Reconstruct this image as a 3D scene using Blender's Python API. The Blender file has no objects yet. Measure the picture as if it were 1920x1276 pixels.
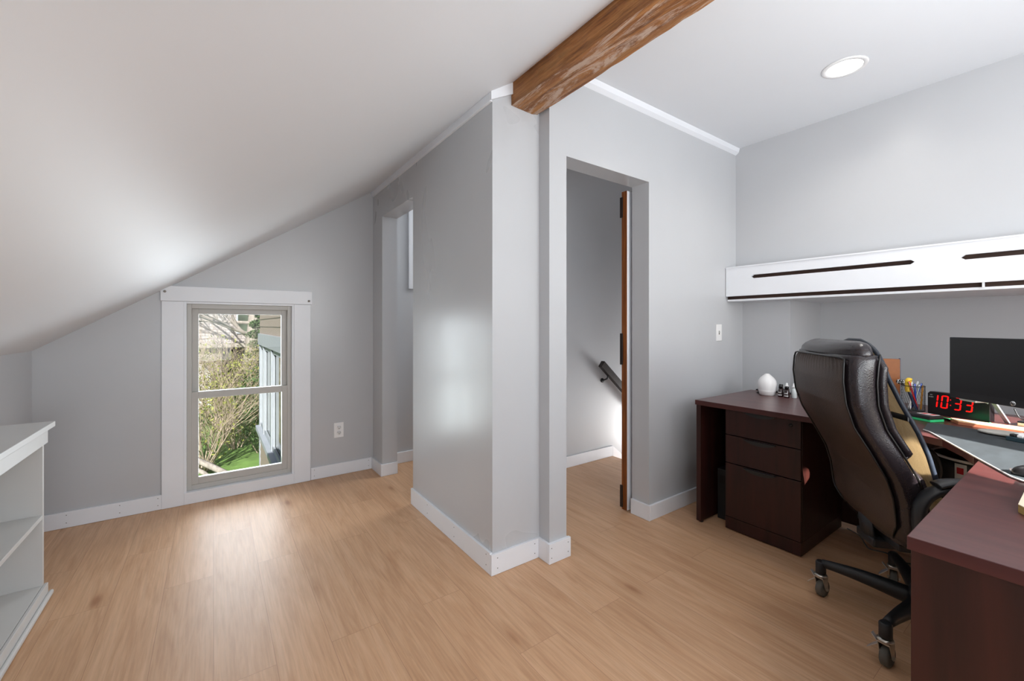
import bpy, bmesh, math, random
from mathutils import Vector, Matrix
random.seed(7)
PI = math.pi
C = bpy.context.scene.collection
sc = bpy.context.scene

# ------------------------------------------------------------------ camera
FPX, CX, HY, H = 790.0, 960.0, 610.0, 1.18
ANG = math.atan2(1115.0, FPX)          # world X axis, seen from the camera's forward axis
ca, sa = math.cos(ANG), math.sin(ANG)
cd = bpy.data.cameras.new('camera'); cam = bpy.data.objects.new('camera', cd); C.objects.link(cam)
cd.sensor_fit = 'HORIZONTAL'; cd.sensor_width = 36.0; cd.lens = 36.0 * FPX / 1920.0
cd.shift_x = 0.0; cd.shift_y = (HY - 638.0) / 1920.0
cd.clip_start = 0.02; cd.clip_end = 300
cam.location = (0, 0, H)
cam.rotation_euler = (PI / 2, 0, math.atan2(sa, ca) - PI / 2)
sc.camera = cam

# ------------------------------------------------------------------ world, sun, fill, exposure
w = bpy.data.worlds.new('world'); sc.world = w; w.use_nodes = True
nt = w.node_tree; nt.nodes.clear()
sky = nt.nodes.new('ShaderNodeTexSky'); sky.sky_type = 'NISHITA'; sky.sun_disc = False
sky.sun_elevation = math.radians(38); sky.sun_rotation = math.radians(200); sky.air_density = 1.0; sky.dust_density = 1.5
bg = nt.nodes.new('ShaderNodeBackground'); bg.inputs[1].default_value = 0.30
wo = nt.nodes.new('ShaderNodeOutputWorld'); nt.links.new(sky.outputs[0], bg.inputs[0]); nt.links.new(bg.outputs[0], wo.inputs[0])

def light(name, kind, loc, energy, color=(1, 1, 1), size=1, size_y=None, direction=None, spread=None):
    l = bpy.data.lights.new(name, kind); l.energy = energy; l.color = color
    o = bpy.data.objects.new(name, l); C.objects.link(o); o.location = loc
    if kind == 'AREA':
        l.size = size
        if size_y: l.shape = 'RECTANGLE'; l.size_y = size_y
        if spread: l.spread = math.radians(spread)
    if direction: o.rotation_euler = Vector(direction).to_track_quat('-Z', 'Y').to_euler()
    return o
SUN = Vector((0.38, 0.92, -0.62))
s = light('sun', 'SUN', (1, -6, 6), 28.0, (1.0, 0.97, 0.92), direction=SUN); s.data.angle = math.radians(0.6)
# fill lamps added out of view behind the camera, in place of daylight
light('fill_behind', 'AREA', (0.6, -1.35, 1.45), 18, (0.92, 0.965, 1.0), 1.5, 1.3, (0.12, 1, -0.05))
light('fill_desk_window', 'AREA', (1.9, -1.35, 1.6), 19, (0.95, 0.98, 1.0), 1.4, 1.1, (0.15, 1, -0.05))  # soft fill lamp added in front of the unseen desk-side windows
light('fill_left_window', 'AREA', (0.19, 3.75, 0.72), 62, (0.88, 0.945, 1.0), 0.62, 1.15, (0.25, -1, 0.05))  # area lamp added just outside the pane to boost the window's daylight
light('stair_window_light', 'AREA', (3.95, 2.1, 0.1), 18, (1, 0.99, 0.98), 0.5, 0.6, (-1, 0.22, 0.25))
light('fill_ceiling_bounce', 'AREA', (1.5, -0.7, 1.35), 31, (0.95, 0.98, 1.0), 0.9, 0.9, (0.12, 0.35, 1))  # unseen upward lamp added to brighten the ceilings
light('fill_knee_side', 'AREA', (-0.2, -1.3, 1.0), 17, (0.86, 0.935, 1.0), 0.9, 0.8, (0.2, 1, 0.0))  # unseen lamp added to lift the left side and window wall
light('fill_side_room', 'AREA', (2.5, 3.1, 2.3), 16, (0.98, 0.99, 1), 0.6, 0.6, (-0.5, 0, -1))  # unseen fill lamp added to brighten the side room and its opening
vs = sc.view_settings
vs.view_transform = 'Standard'; vs.look = 'None'; vs.gamma = 1.0; vs.exposure = 0.0; vs.use_curve_mapping = False
sc.cycles.max_bounces = 10; sc.cycles.diffuse_bounces = 6; sc.cycles.use_denoising = True
sc.cycles.sample_clamp_indirect = 4.0

# ------------------------------------------------------------------ materials
def lin(r, g, b):
    f = lambda c: c / 12.92 if c <= 0.04045 else ((c + 0.055) / 1.055) ** 2.4
    return (f(r / 255.0), f(g / 255.0), f(b / 255.0), 1)
def new_mat(name):
    m = bpy.data.materials.new(name); m.use_nodes = True
    n = m.node_tree; b = n.nodes['Principled BSDF']
    return m, n, b
def tc(n, scale=(1, 1, 1), kind='Object', rot=(0, 0, 0)):
    t = n.nodes.new('ShaderNodeTexCoord'); mp = n.nodes.new('ShaderNodeMapping')
    mp.inputs['Scale'].default_value = scale; mp.inputs['Rotation'].default_value = rot
    n.links.new(t.outputs[kind], mp.inputs[0]); return mp
def noise(n, src, scale, detail=4, rough=0.5, dist=0):
    t = n.nodes.new('ShaderNodeTexNoise'); t.inputs['Scale'].default_value = scale
    t.inputs['Detail'].default_value = detail; t.inputs['Roughness'].default_value = rough; t.inputs['Distortion'].default_value = dist
    n.links.new(src.outputs[0], t.inputs['Vector']); return t
def ramp(n, fac, stops):
    r = n.nodes.new('ShaderNodeValToRGB'); e = r.color_ramp.elements
    while len(e) > len(stops): e.remove(e[-1])
    while len(e) < len(stops): e.new(0.5)
    for i, (p, c) in enumerate(stops): e[i].position = p; e[i].color = c
    n.links.new(fac, r.inputs[0]); return r
def mixc(n, fac, a, b, mode='MIX'):
    m = n.nodes.new('ShaderNodeMix'); m.data_type = 'RGBA'; m.blend_type = mode
    for sock, v in ((0, fac), (6, a), (7, b)):
        if hasattr(v, 'is_output'): n.links.new(v, m.inputs[sock])
        else: m.inputs[sock].default_value = v
    return m.outputs[2]
def bump(n, b, h, strength=0.1, dist=0.01):
    bp = n.nodes.new('ShaderNodeBump'); bp.inputs['Strength'].default_value = strength; bp.inputs['Distance'].default_value = dist
    n.links.new(h, bp.inputs['Height']); n.links.new(bp.outputs[0], b.inputs['Normal'])
def basic(name, col, rough=0.5, metal=0.0, var=0.05, scale=8, bmp=0.0, bscale=60, stretch=(1, 1, 1), emit=None, coat=0, spec=None):
    m, n, b = new_mat(name)
    mp = tc(n, stretch); nz = noise(n, mp, scale)
    c0 = tuple(min(1, c * (1 - var)) for c in col[:3]) + (1,); c1 = tuple(min(1, c * (1 + var)) for c in col[:3]) + (1,)
    r = ramp(n, nz.outputs[0], [(0.3, c0), (0.7, c1)])
    n.links.new(r.outputs[0], b.inputs['Base Color'])
    b.inputs['Roughness'].default_value = rough; b.inputs['Metallic'].default_value = metal
    if spec is not None: b.inputs['Specular IOR Level'].default_value = spec
    if coat: b.inputs['Coat Weight'].default_value = coat; b.inputs['Coat Roughness'].default_value = 0.12
    if bmp:
        nb = noise(n, mp, bscale, 3); bump(n, b, nb.outputs[0], bmp, 0.004)
    if emit: b.inputs['Emission Color'].default_value = col; b.inputs['Emission Strength'].default_value = emit
    return m
M = {}
M['wall'] = basic('wall_paint', lin(190, 192, 195), 0.30, var=0.015, scale=2.5, bmp=0.04, bscale=35, spec=0.6)
M['wall_patched'] = basic('patched_wall_paint', lin(190, 192, 195), 0.30, var=0.015, scale=2.5, bmp=0.04, bscale=35, spec=0.6)
_n = M['wall_patched'].node_tree; _b = _n.nodes['Principled BSDF']; _mp = tc(_n, (1, 1, 0.6)); _z = noise(_n, _mp, 2.0, 3, 0.5, 0.6)
_r = _n.nodes.new('ShaderNodeMapRange'); _r.inputs[1].default_value = 0.35; _r.inputs[2].default_value = 0.65; _r.inputs[3].default_value = 0.27; _r.inputs[4].default_value = 0.33
_n.links.new(_z.outputs[0], _r.inputs[0]); _n.links.new(_r.outputs[0], _b.inputs['Roughness'])   # satin paint, uneven sheen where patched
M['ceil'] = basic('ceiling_paint', lin(228, 231, 235), 0.52, var=0.008, scale=2, bmp=0.03, bscale=30)
M['trim'] = basic('white_trim_paint', lin(232, 235, 240), 0.35, var=0.012, scale=6, bmp=0.08, bscale=40)
M['shelfpaint'] = basic('bookcase_paint', lin(205, 205, 203), 0.4, var=0.015, scale=6)
M['vinyl'] = basic('window_vinyl', lin(186, 184, 179), 0.4, var=0.01)
M['plastic_w'] = basic('white_plastic', lin(238, 238, 238), 0.35, var=0.01)
M['black'] = basic('black_plastic', lin(26, 27, 30), 0.45, var=0.1, bmp=0.05, bscale=200)
M['blackgloss'] = basic('black_gloss_plastic', lin(14, 12, 14), 0.32)
M['dark'] = basic('dark_hole', lin(14, 14, 14), 0.8)
M['screen'] = basic('screen_black', lin(10, 10, 12), 0.32, var=0.02)
M['chrome'] = basic('worn_chrome', lin(190, 186, 178), 0.28, metal=0.9, var=0.12, scale=60)
M['silver'] = basic('silver_metal', lin(205, 205, 208), 0.35, metal=0.7)
M['tyre'] = basic('caster_tyre', lin(88, 86, 80), 0.6)
M['white_lamp'] = basic('lit_diffuser', (1, 0.98, 0.95, 1), 0.4, var=0, emit=9)
M['red_led'] = basic('red_led', lin(255, 12, 10), 0.4, var=0, emit=0.9)
M['off_led'] = basic('clock_text_white', lin(190, 190, 190), 0.5)
M['tan'] = basic('tan_leather', lin(150, 90, 45), 0.45, var=0.08, scale=30, bmp=0.1)
M['green'] = basic('green_paper', lin(50, 190, 120), 0.6)
M['paleboard'] = basic('pale_board', lin(225, 190, 150), 0.5, var=0.05)
M['boardedge'] = basic('board_edge', lin(170, 105, 75), 0.6)
M['cream'] = basic('cream_paper', lin(226, 212, 188), 0.7)
M['paperedge'] = basic('paper_edge', lin(170, 140, 80), 0.8, var=0.25, scale=40, stretch=(1, 1, 25))
M['white'] = basic('white_paper', lin(235, 235, 235), 0.6)
M['red'] = basic('red_plastic', lin(205, 30, 40), 0.4)
M['blue'] = basic('blue_plastic', lin(30, 80, 190), 0.35)
M['navy'] = basic('navy_plastic', lin(22, 40, 80), 0.35)
M['yellow'] = basic('yellow_plastic', lin(240, 200, 60), 0.4)
M['orange'] = basic('pencil_orange', lin(205, 140, 45), 0.5)
M['clear'] = basic('frosted_plastic', lin(205, 212, 212), 0.25)
M['amber'] = basic('dark_amber_glass', lin(34, 12, 14), 0.08, coat=0.6)
M['greymat'] = basic('grey_wrist_pad', lin(170, 168, 162), 0.75, bmp=0.2, bscale=150)
M['deskmat'] = basic('desk_mat_cloth', lin(46, 52, 56), 0.85, var=0.2, scale=9, stretch=(1, 3, 1))
M['matedge'] = basic('mat_stitch_highlight', lin(215, 215, 212), 0.6)  # white covers the stitching and a painted highlight along the edge
M['teal'] = basic('keyboard_case', lin(40, 62, 72), 0.35)
M['zebra'] = None
m, n, b = new_mat('zebra_cloth'); v = n.nodes.new('ShaderNodeTexVoronoi'); v.inputs['Scale'].default_value = 160
mp = tc(n); n.links.new(mp.outputs[0], v.inputs['Vector'])
r = ramp(n, v.outputs['Distance'], [(0.35, lin(235, 235, 235)), (0.45, lin(15, 15, 15))]); n.links.new(r.outputs[0], b.inputs['Base Color']); M['zebra'] = m

# glass; grey tint added to dim the view outside
m, n, b = new_mat('window_glass')
out = n.nodes['Material Output']; tr = n.nodes.new('ShaderNodeBsdfTransparent'); tr.inputs[0].default_value = (0.55, 0.555, 0.555, 1); gl = n.nodes.new('ShaderNodeBsdfGlossy'); gl.inputs['Roughness'].default_value = 0.02
mx = n.nodes.new('ShaderNodeMixShader'); fr = n.nodes.new('ShaderNodeFresnel'); fr.inputs[0].default_value = 1.3
n.links.new(fr.outputs[0], mx.inputs[0]); n.links.new(tr.outputs[0], mx.inputs[1]); n.links.new(gl.outputs[0], mx.inputs[2]); n.links.new(mx.outputs[0], out.inputs[0])
M['glass'] = m

# floor: light oak planks running along Y
m, n, b = new_mat('oak_plank_floor')
mp = tc(n, rot=(0, 0, PI / 2))
br = n.nodes.new('ShaderNodeTexBrick'); n.links.new(mp.outputs[0], br.inputs['Vector'])
br.inputs['Scale'].default_value = 1.0; br.inputs['Brick Width'].default_value = 1.22; br.inputs['Row Height'].default_value = 0.18
br.inputs['Mortar Size'].default_value = 0.0007; br.inputs['Mortar Smooth'].default_value = 0.3; br.inputs['Bias'].default_value = 0.0
br.offset = 0.37; br.offset_frequency = 2
br.inputs['Color1'].default_value = (0.15, 0.15, 0.15, 1); br.inputs['Color2'].default_value = (0.85, 0.85, 0.85, 1); br.inputs['Mortar'].default_value = (0.5, 0.5, 0.5, 1)
# offset the grain per plank so that grain does not run on across seams
ad = n.nodes.new('ShaderNodeVectorMath'); ad.operation = 'MULTIPLY_ADD'
ad.inputs[1].default_value = (7.3, 3.1, 5.7); n.links.new(br.outputs['Color'], ad.inputs[0]); n.links.new(mp.outputs[0], ad.inputs[2])
st = n.nodes.new('ShaderNodeMapping'); st.inputs['Scale'].default_value = (1.1, 9.0, 1.0); n.links.new(ad.outputs[0], st.inputs[0])
g1 = noise(n, st, 1.6, 5, 0.6, 1.2)
st2 = n.nodes.new('ShaderNodeMapping'); st2.inputs['Scale'].default_value = (2.5, 60.0, 1.0); n.links.new(ad.outputs[0], st2.inputs[0])
g2 = noise(n, st2, 2.0, 5, 0.6, 0.4)
st3 = n.nodes.new('ShaderNodeMapping'); st3.inputs['Scale'].default_value = (1.6, 4.6, 1.0); n.links.new(ad.outputs[0], st3.inputs[0])
kn = n.nodes.new('ShaderNodeTexVoronoi'); kn.inputs['Scale'].default_value = 0.9; n.links.new(st3.outputs[0], kn.inputs['Vector'])
base = ramp(n, g1.outputs[0], [(0.25, lin(192, 148, 112)), (0.5, lin(207, 166, 130)), (0.75, lin(216, 178, 144))])
fine = ramp(n, g2.outputs[0], [(0.38, (0.86, 0.84, 0.82, 1)), (0.6, (1.02, 1.02, 1.01, 1))])
c = mixc(n, 0.8, base.outputs[0], fine.outputs[0], 'MULTIPLY')
pl = ramp(n, br.outputs['Color'], [(0.0, (0.94, 0.93, 0.92, 1)), (1.0, (1.04, 1.04, 1.04, 1))])
c = mixc(n, 1.0, c, pl.outputs[0], 'MULTIPLY')
kr = ramp(n, kn.outputs['Distance'], [(0.03, (0.62, 0.50, 0.42, 1)), (0.09, (0.9, 0.86, 0.82, 1)), (0.2, (1, 1, 1, 1))])
c = mixc(n, 1.0, c, kr.outputs[0], 'MULTIPLY')
c = mixc(n, br.outputs['Fac'], c, lin(158, 116, 88))
n.links.new(c, b.inputs['Base Color']); b.inputs['Roughness'].default_value = 0.44; b.inputs['Specular IOR Level'].default_value = 0.45
bump(n, b, g2.outputs[0], 0.06, 0.002)
M['floor'] = m

# old beam: rough orange-brown timber with pale worn patches; grain along Y
m, n, b = new_mat('old_timber')
mp = tc(n, (9, 0.8, 9)); g = noise(n, mp, 3.0, 8, 0.7, 0.6)
mp2 = tc(n, (38, 1.4, 38)); g2 = noise(n, mp2, 2.2, 5, 0.75, 0.3)
mp3 = tc(n, (9, 1.5, 9)); g3 = noise(n, mp3, 1.3, 14, 0.82, 0.6)
r = ramp(n, g.outputs[0], [(0.25, lin(84, 50, 22)), (0.42, lin(146, 92, 46)), (0.56, lin(176, 120, 66)), (0.75, lin(140, 110, 72))])
f = ramp(n, g2.outputs[0], [(0.36, (0.42, 0.38, 0.34, 1)), (0.6, (1.05, 1.05, 1.05, 1))])
c = mixc(n, 0.85, r.outputs[0], f.outputs[0], 'MULTIPLY')
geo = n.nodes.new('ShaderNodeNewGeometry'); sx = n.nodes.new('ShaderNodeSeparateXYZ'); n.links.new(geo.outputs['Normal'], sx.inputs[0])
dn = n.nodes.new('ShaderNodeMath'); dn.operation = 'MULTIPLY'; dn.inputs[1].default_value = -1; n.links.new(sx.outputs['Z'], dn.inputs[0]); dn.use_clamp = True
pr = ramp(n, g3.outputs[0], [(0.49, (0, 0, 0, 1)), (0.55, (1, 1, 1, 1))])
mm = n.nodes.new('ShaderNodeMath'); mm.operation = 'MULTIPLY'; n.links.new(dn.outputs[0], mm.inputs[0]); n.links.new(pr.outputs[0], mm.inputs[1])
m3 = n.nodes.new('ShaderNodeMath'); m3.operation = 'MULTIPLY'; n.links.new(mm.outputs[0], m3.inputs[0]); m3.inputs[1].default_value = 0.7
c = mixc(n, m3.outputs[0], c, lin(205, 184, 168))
n.links.new(c, b.inputs['Base Color']); b.inputs['Roughness'].default_value = 0.6
bump(n, b, g2.outputs[0], 0.5, 0.01); M['timber'] = m

def wood(name, c0, c1, stretch, rough=0.42, scale=3, coat=0.06):
    m, n, b = new_mat(name); mp = tc(n, stretch); g = noise(n, mp, scale, 6, 0.6, 0.5)
    r = ramp(n, g.outputs[0], [(0.3, c0), (0.7, c1)]); n.links.new(r.outputs[0], b.inputs['Base Color'])
    b.inputs['Roughness'].default_value = rough
    b.inputs['Specular IOR Level'].default_value = 0.35
    if coat: b.inputs['Coat Weight'].default_value = coat; b.inputs['Coat Roughness'].default_value = 0.2
    return m
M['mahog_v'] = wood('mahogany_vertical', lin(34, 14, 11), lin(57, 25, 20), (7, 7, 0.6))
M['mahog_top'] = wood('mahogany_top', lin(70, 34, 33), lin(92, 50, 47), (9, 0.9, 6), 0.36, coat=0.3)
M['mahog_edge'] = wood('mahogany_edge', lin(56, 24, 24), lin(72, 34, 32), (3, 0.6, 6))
M['doorwood'] = wood('raw_door_edge', lin(92, 46, 16), lin(150, 86, 36), (30, 30, 1.4), 0.45, 4, 0)
M['railwood'] = wood('dark_handrail_wood', lin(30, 23, 21), lin(44, 34, 31), (5, 5, 5), 0.35)
M['slotwood'] = wood('dark_slot_wood', lin(40, 26, 20), lin(66, 44, 34), (5, 0.5, 5), 0.6, coat=0)

# leather
def leather(name, col, rough):
    m, n, b = new_mat(name); mp = tc(n)
    v = n.nodes.new('ShaderNodeTexVoronoi'); v.inputs['Scale'].default_value = 260; n.links.new(mp.outputs[0], v.inputs['Vector'])
    g = noise(n, mp, 7, 3, 0.5, 0.5)
    r = ramp(n, g.outputs[0], [(0.3, tuple(c * 0.8 for c in col[:3]) + (1,)), (0.7, tuple(c * 1.2 for c in col[:3]) + (1,))])
    n.links.new(r.outputs[0], b.inputs['Base Color']); b.inputs['Roughness'].default_value = rough
    a = n.nodes.new('ShaderNodeMath'); a.operation = 'MULTIPLY_ADD'; n.links.new(g.outputs[0], a.inputs[0]); a.inputs[1].default_value = 3.0; n.links.new(v.outputs['Distance'], a.inputs[2])
    bump(n, b, a.outputs[0], 0.12, 0.004); return m
M['leather'] = leather('brown_black_leather', lin(36, 30, 33), 0.24)
M['leather_back'] = leather('rear_panel_leather_sheen_tone', lin(62, 47, 38), 0.42)  # same leather as the bolsters; browner tone stands in for different reflections
M['piping'] = basic('piping', lin(16, 14, 14), 0.35)
M['binding'] = basic('blue_binding_tape', lin(30, 38, 50), 0.5, var=0.15, scale=40)
m, n, b = new_mat('tan_mesh_fabric'); mp = tc(n)
v = n.nodes.new('ShaderNodeTexVoronoi'); v.inputs['Scale'].default_value = 230; n.links.new(mp.outputs[0], v.inputs['Vector'])
r = ramp(n, v.outputs['Distance'], [(0.1, lin(132, 114, 88)), (0.5, lin(190, 172, 142))]); n.links.new(r.outputs[0], b.inputs['Base Color'])
b.inputs['Roughness'].default_value = 0.30; b.inputs['Sheen Weight'].default_value = 0.4
wv = noise(n, mp, 9, 3, 0.5, 1.0); bump(n, b, wv.outputs[0], 0.5, 0.03)
tl = n.nodes.new('ShaderNodeBsdfTranslucent'); tl.inputs[0].default_value = lin(216, 200, 172); mx = n.nodes.new('ShaderNodeMixShader'); mx.inputs[0].default_value = 0.45
n.links.new(b.outputs[0], mx.inputs[1]); n.links.new(tl.outputs[0], mx.inputs[2]); n.links.new(mx.outputs[0], n.nodes['Material Output'].inputs[0]); M['tanmesh'] = m

# outside
M['grass'] = basic('lawn_grass', lin(104, 136, 66), 0.9, var=0.35, scale=2.2)
M['leaf'] = basic('spring_leaf', lin(138, 142, 72), 0.7, var=0.35, scale=3)
M['leafdark'] = basic('evergreen_leaf', lin(70, 94, 50), 0.7, var=0.35, scale=3)
M['twig'] = basic('bare_twig', lin(168, 152, 134), 0.85, var=0.2, scale=5)
M['bark'] = basic('grey_bark', lin(150, 142, 134), 0.9, var=0.3, scale=4, stretch=(4, 4, 1))
M['shingle'] = None
m, n, b = new_mat('grey_shingle'); mp = tc(n, rot=(PI / 2, 0, 0))
br = n.nodes.new('ShaderNodeTexBrick'); br.inputs['Scale'].default_value = 1; br.inputs['Brick Width'].default_value = 0.35; br.inputs['Row Height'].default_value = 0.16
br.inputs['Mortar Size'].default_value = 0.012; n.links.new(mp.outputs[0], br.inputs['Vector'])
br.inputs['Color1'].default_value = lin(150, 142, 140); br.inputs['Color2'].default_value = lin(176, 168, 164); br.inputs['Mortar'].default_value = lin(96, 90, 88)
n.links.new(br.outputs[0], b.inputs['Base Color']); b.inputs['Roughness'].default_value = 0.9; M['shingle'] = m
M['siding'] = basic('shaded_beige_siding', lin(150, 136, 124), 0.7, var=0.03)  # beige darkened in the colour to stand in for shade on the wing
M['bluewhite'] = basic('shaded_porch_white', lin(158, 164, 172), 0.6)  # white trim darkened in the colour for the wing's shade
M['tarp'] = basic('white_tarp', lin(240, 240, 245), 0.6)
m, n, b = new_mat('porch_glass'); b.inputs['Base Color'].default_value = lin(120, 140, 90); b.inputs['Roughness'].default_value = 0.05
mp = tc(n); g = noise(n, mp, 1.3, 4); r = ramp(n, g.outputs[0], [(0.35, lin(60, 66, 56)), (0.6, lin(88, 98, 84))]); n.links.new(r.outputs[0], b.inputs['Base Color']); M['porchglass'] = m  # mottled green painted in for foliage showing in the panes

# ------------------------------------------------------------------ mesh helpers
class MB:
    def __init__(self): self.bm = bmesh.new(); self.mats = []; self.cur = 0
    def use(self, m):
        if m not in self.mats: self.mats.append(m)
        self.cur = self.mats.index(m); return self
    def _new(self, faces, smooth=False):
        for f in faces: f.material_index = self.cur; f.smooth = smooth
    def box(self, x0, x1, y0, y1, z0, z1, bev=0, seg=2, mat=None, smooth=False):
        t = bmesh.new(); bmesh.ops.create_cube(t, size=1)
        for v in t.verts: v.co = Vector(((x0 + x1) / 2 + v.co.x * abs(x1 - x0), (y0 + y1) / 2 + v.co.y * abs(y1 - y0), (z0 + z1) / 2 + v.co.z * abs(z1 - z0)))
        if bev: bmesh.ops.bevel(t, geom=t.edges[:], offset=bev, segments=seg, affect='EDGES', profile=0.5)
        return self.merge(t, mat, smooth)
    def merge(self, t, mat=None, smooth=False):
        if mat is not None:
            for v in t.verts: v.co = mat @ v.co
        mp = {v: self.bm.verts.new(v.co) for v in t.verts}
        fs = []
        for f in t.faces:
            try: nf = self.bm.faces.new([mp[v] for v in f.verts]); fs.append(nf)
            except ValueError: pass
        self._new(fs, smooth); t.free(); return self
    def prism(self, pts, ext, bev=0):
        """pts: list of 3d points (planar polygon), ext: extrusion vector"""
        t = bmesh.new(); a = [t.verts.new(Vector(p)) for p in pts]; e = Vector(ext); c = [t.verts.new(v.co + e) for v in a]
        t.faces.new(a); t.faces.new(c[::-1])
        for i in range(len(a)): t.faces.new([a[i], c[i], c[(i + 1) % len(a)], a[(i + 1) % len(a)]])
        bmesh.ops.recalc_face_normals(t, faces=t.faces[:])
        if bev: bmesh.ops.bevel(t, geom=t.edges[:], offset=bev, segments=2, affect='EDGES', profile=0.5)
        return self.merge(t)
    def tube(self, pts, r, sides=8, cap=True, flat=None, up=None, smooth=True):
        """sweep; r number or list; flat=(a,b): elliptical radii (a along side, b along up)"""
        P = [Vector(p) for p in pts]; rr = r if isinstance(r, (list, tuple)) else [r] * len(P)
        rings = []; ref = Vector(up) if up else None; prev = None
        for i, p in enumerate(P):
            d = (P[min(i + 1, len(P) - 1)] - P[max(i - 1, 0)]).normalized()
            if ref is not None: u = ref
            elif prev is None: u = Vector((0, 0, 1)) if abs(d.z) < 0.9 else Vector((1, 0, 0))
            else: u = prev
            sd = d.cross(u).normalized(); u2 = sd.cross(d).normalized(); prev = u2
            fa, fb = flat if flat else (1, 1)
            ring = []
            for k in range(sides):
                a = 2 * PI * k / sides + PI / sides
                ring.append(self.bm.verts.new(p + sd * math.cos(a) * rr[i] * fa + u2 * math.sin(a) * rr[i] * fb))
            rings.append(ring)
        fs = []
        for i in range(len(rings) - 1):
            for k in range(sides):
                fs.append(self.bm.faces.new([rings[i][k], rings[i][(k + 1) % sides], rings[i + 1][(k + 1) % sides], rings[i + 1][k]]))
        self._new(fs, smooth)
        if cap:
            cf = [self.bm.faces.new(rings[0][::-1]), self.bm.faces.new(rings[-1])]; self._new(cf, False)
        return self
    def lathe(self, prof, c=(0, 0, 0), seg=24, axis='Z', smooth=True):
        """prof: list of (radius, height)"""
        rings = []
        for (r, h) in prof:
            ring = []
            for k in range(seg):
                a = 2 * PI * k / seg; r2 = max(r, 1e-5)
                if axis == 'Z': q = (r2 * math.cos(a), r2 * math.sin(a), h)
                elif axis == 'X': q = (h, r2 * math.cos(a), r2 * math.sin(a))
                else: q = (r2 * math.sin(a), h, r2 * math.cos(a))
                ring.append(self.bm.verts.new(Vector(c) + Vector(q)))
            rings.append(ring)
        fs = []
        for i in range(len(rings) - 1):
            for k in range(seg):
                fs.append(self.bm.faces.new([rings[i][k], rings[i][(k + 1) % seg], rings[i + 1][(k + 1) % seg], rings[i + 1][k]]))
        self._new(fs, smooth)
        self._new([self.bm.faces.new(rings[0][::-1]), self.bm.faces.new(rings[-1])], False)
        return self
    def grid(self, P, smooth=True):
        vs = [[self.bm.verts.new(Vector(q)) for q in row] for row in P]; fs = []
        for i in range(len(vs) - 1):
            for j in range(len(vs[0]) - 1): fs.append(self.bm.faces.new([vs[i][j], vs[i][j + 1], vs[i + 1][j + 1], vs[i + 1][j]]))
        self._new(fs, smooth); return self
    def quad(self, a, b_, c, d):
        f = self.bm.faces.new([self.bm.verts.new(Vector(q)) for q in (a, b_, c, d)]); self._new([f]); return self
    def build(self, name, mat=None, parent=None, recalc=True, mats=None, smooth_angle=None):
        if recalc: bmesh.ops.recalc_face_normals(self.bm, faces=self.bm.faces[:])
        me = bpy.data.meshes.new(name); self.bm.to_mesh(me); self.bm.free()
        for mm in ([mat] if mat else self.mats): me.materials.append(mm)
        o = bpy.data.objects.new(name, me); C.objects.link(o)
        if parent is not None: o.parent = parent
        return o
def tag(o, label=None, cat=None, group=None, kind=None):
    if label: o['label'] = label
    if cat: o['category'] = cat
    if group: o['group'] = group
    if kind: o['kind'] = kind
    return o
def thing(name, label, cat, loc=(0, 0, 0), rz=0, group=None):
    o = bpy.data.objects.new(name, None); C.objects.link(o); o.location = loc; o.rotation_euler = (0, 0, rz)
    return tag(o, label, cat, group)
def struct(name, mb, m, parent=None):
    o = mb.build(name, m, parent)
    if parent is None: o['kind'] = 'structure'
    return o
def smooth_curve(pts, n=6):
    """Catmull-Rom through points"""
    P = [Vector(p) for p in pts]; out = []
    for i in range(len(P) - 1):
        p0 = P[max(i - 1, 0)]; p1 = P[i]; p2 = P[i + 1]; p3 = P[min(i + 2, len(P) - 1)]
        for k in range(n):
            t = k / n; out.append(0.5 * ((2 * p1) + (p2 - p0) * t + (2 * p0 - 5 * p1 + 4 * p2 - p3) * t * t + (3 * p1 - p0 - 3 * p2 + p3) * t ** 3))
    out.append(P[-1]); return out
def lerp_table(tab, z):
    if z <= tab[0][0]: return tab[0][1:]
    for a, b_ in zip(tab, tab[1:]):
        if z <= b_[0]:
            t = (z - a[0]) / (b_[0] - a[0]); t = t * t * (3 - 2 * t) if False else t
            return tuple(u + (v - u) * t for u, v in zip(a[1:], b_[1:]))
    return tab[-1][1:]
def text_mesh(body, size, mat, name, parent=None, M4=None, extrude=0.0005, align='CENTER', shear=0):
    cu = bpy.data.curves.new(name, 'FONT'); cu.body = body; cu.size = size; cu.extrude = extrude; cu.align_x = align; cu.align_y = 'CENTER'; cu.shear = shear
    t = bpy.data.objects.new(name + '_src', cu); C.objects.link(t)
    dg = bpy.context.evaluated_depsgraph_get(); me = bpy.data.meshes.new_from_object(t.evaluated_get(dg))
    bpy.data.objects.remove(t); bpy.data.curves.remove(cu)
    me.materials.clear(); me.materials.append(mat)
    if M4 is not None: me.transform(M4)
    o = bpy.data.objects.new(name, me); C.objects.link(o)
    if parent is not None: o.parent = parent
    return o

# ------------------------------------------------------------------ room shell
YW = 3.52          # window wall
XP = 1.08          # partition face
YD = 1.605         # doorway wall face
XR = 3.19          # upper right wall face
YB = -1.6          # wall behind the camera
ZC = 2.495
def zs(x): return 1.035 + 0.655 * (x + 0.84)      # sloped ceiling height

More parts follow.
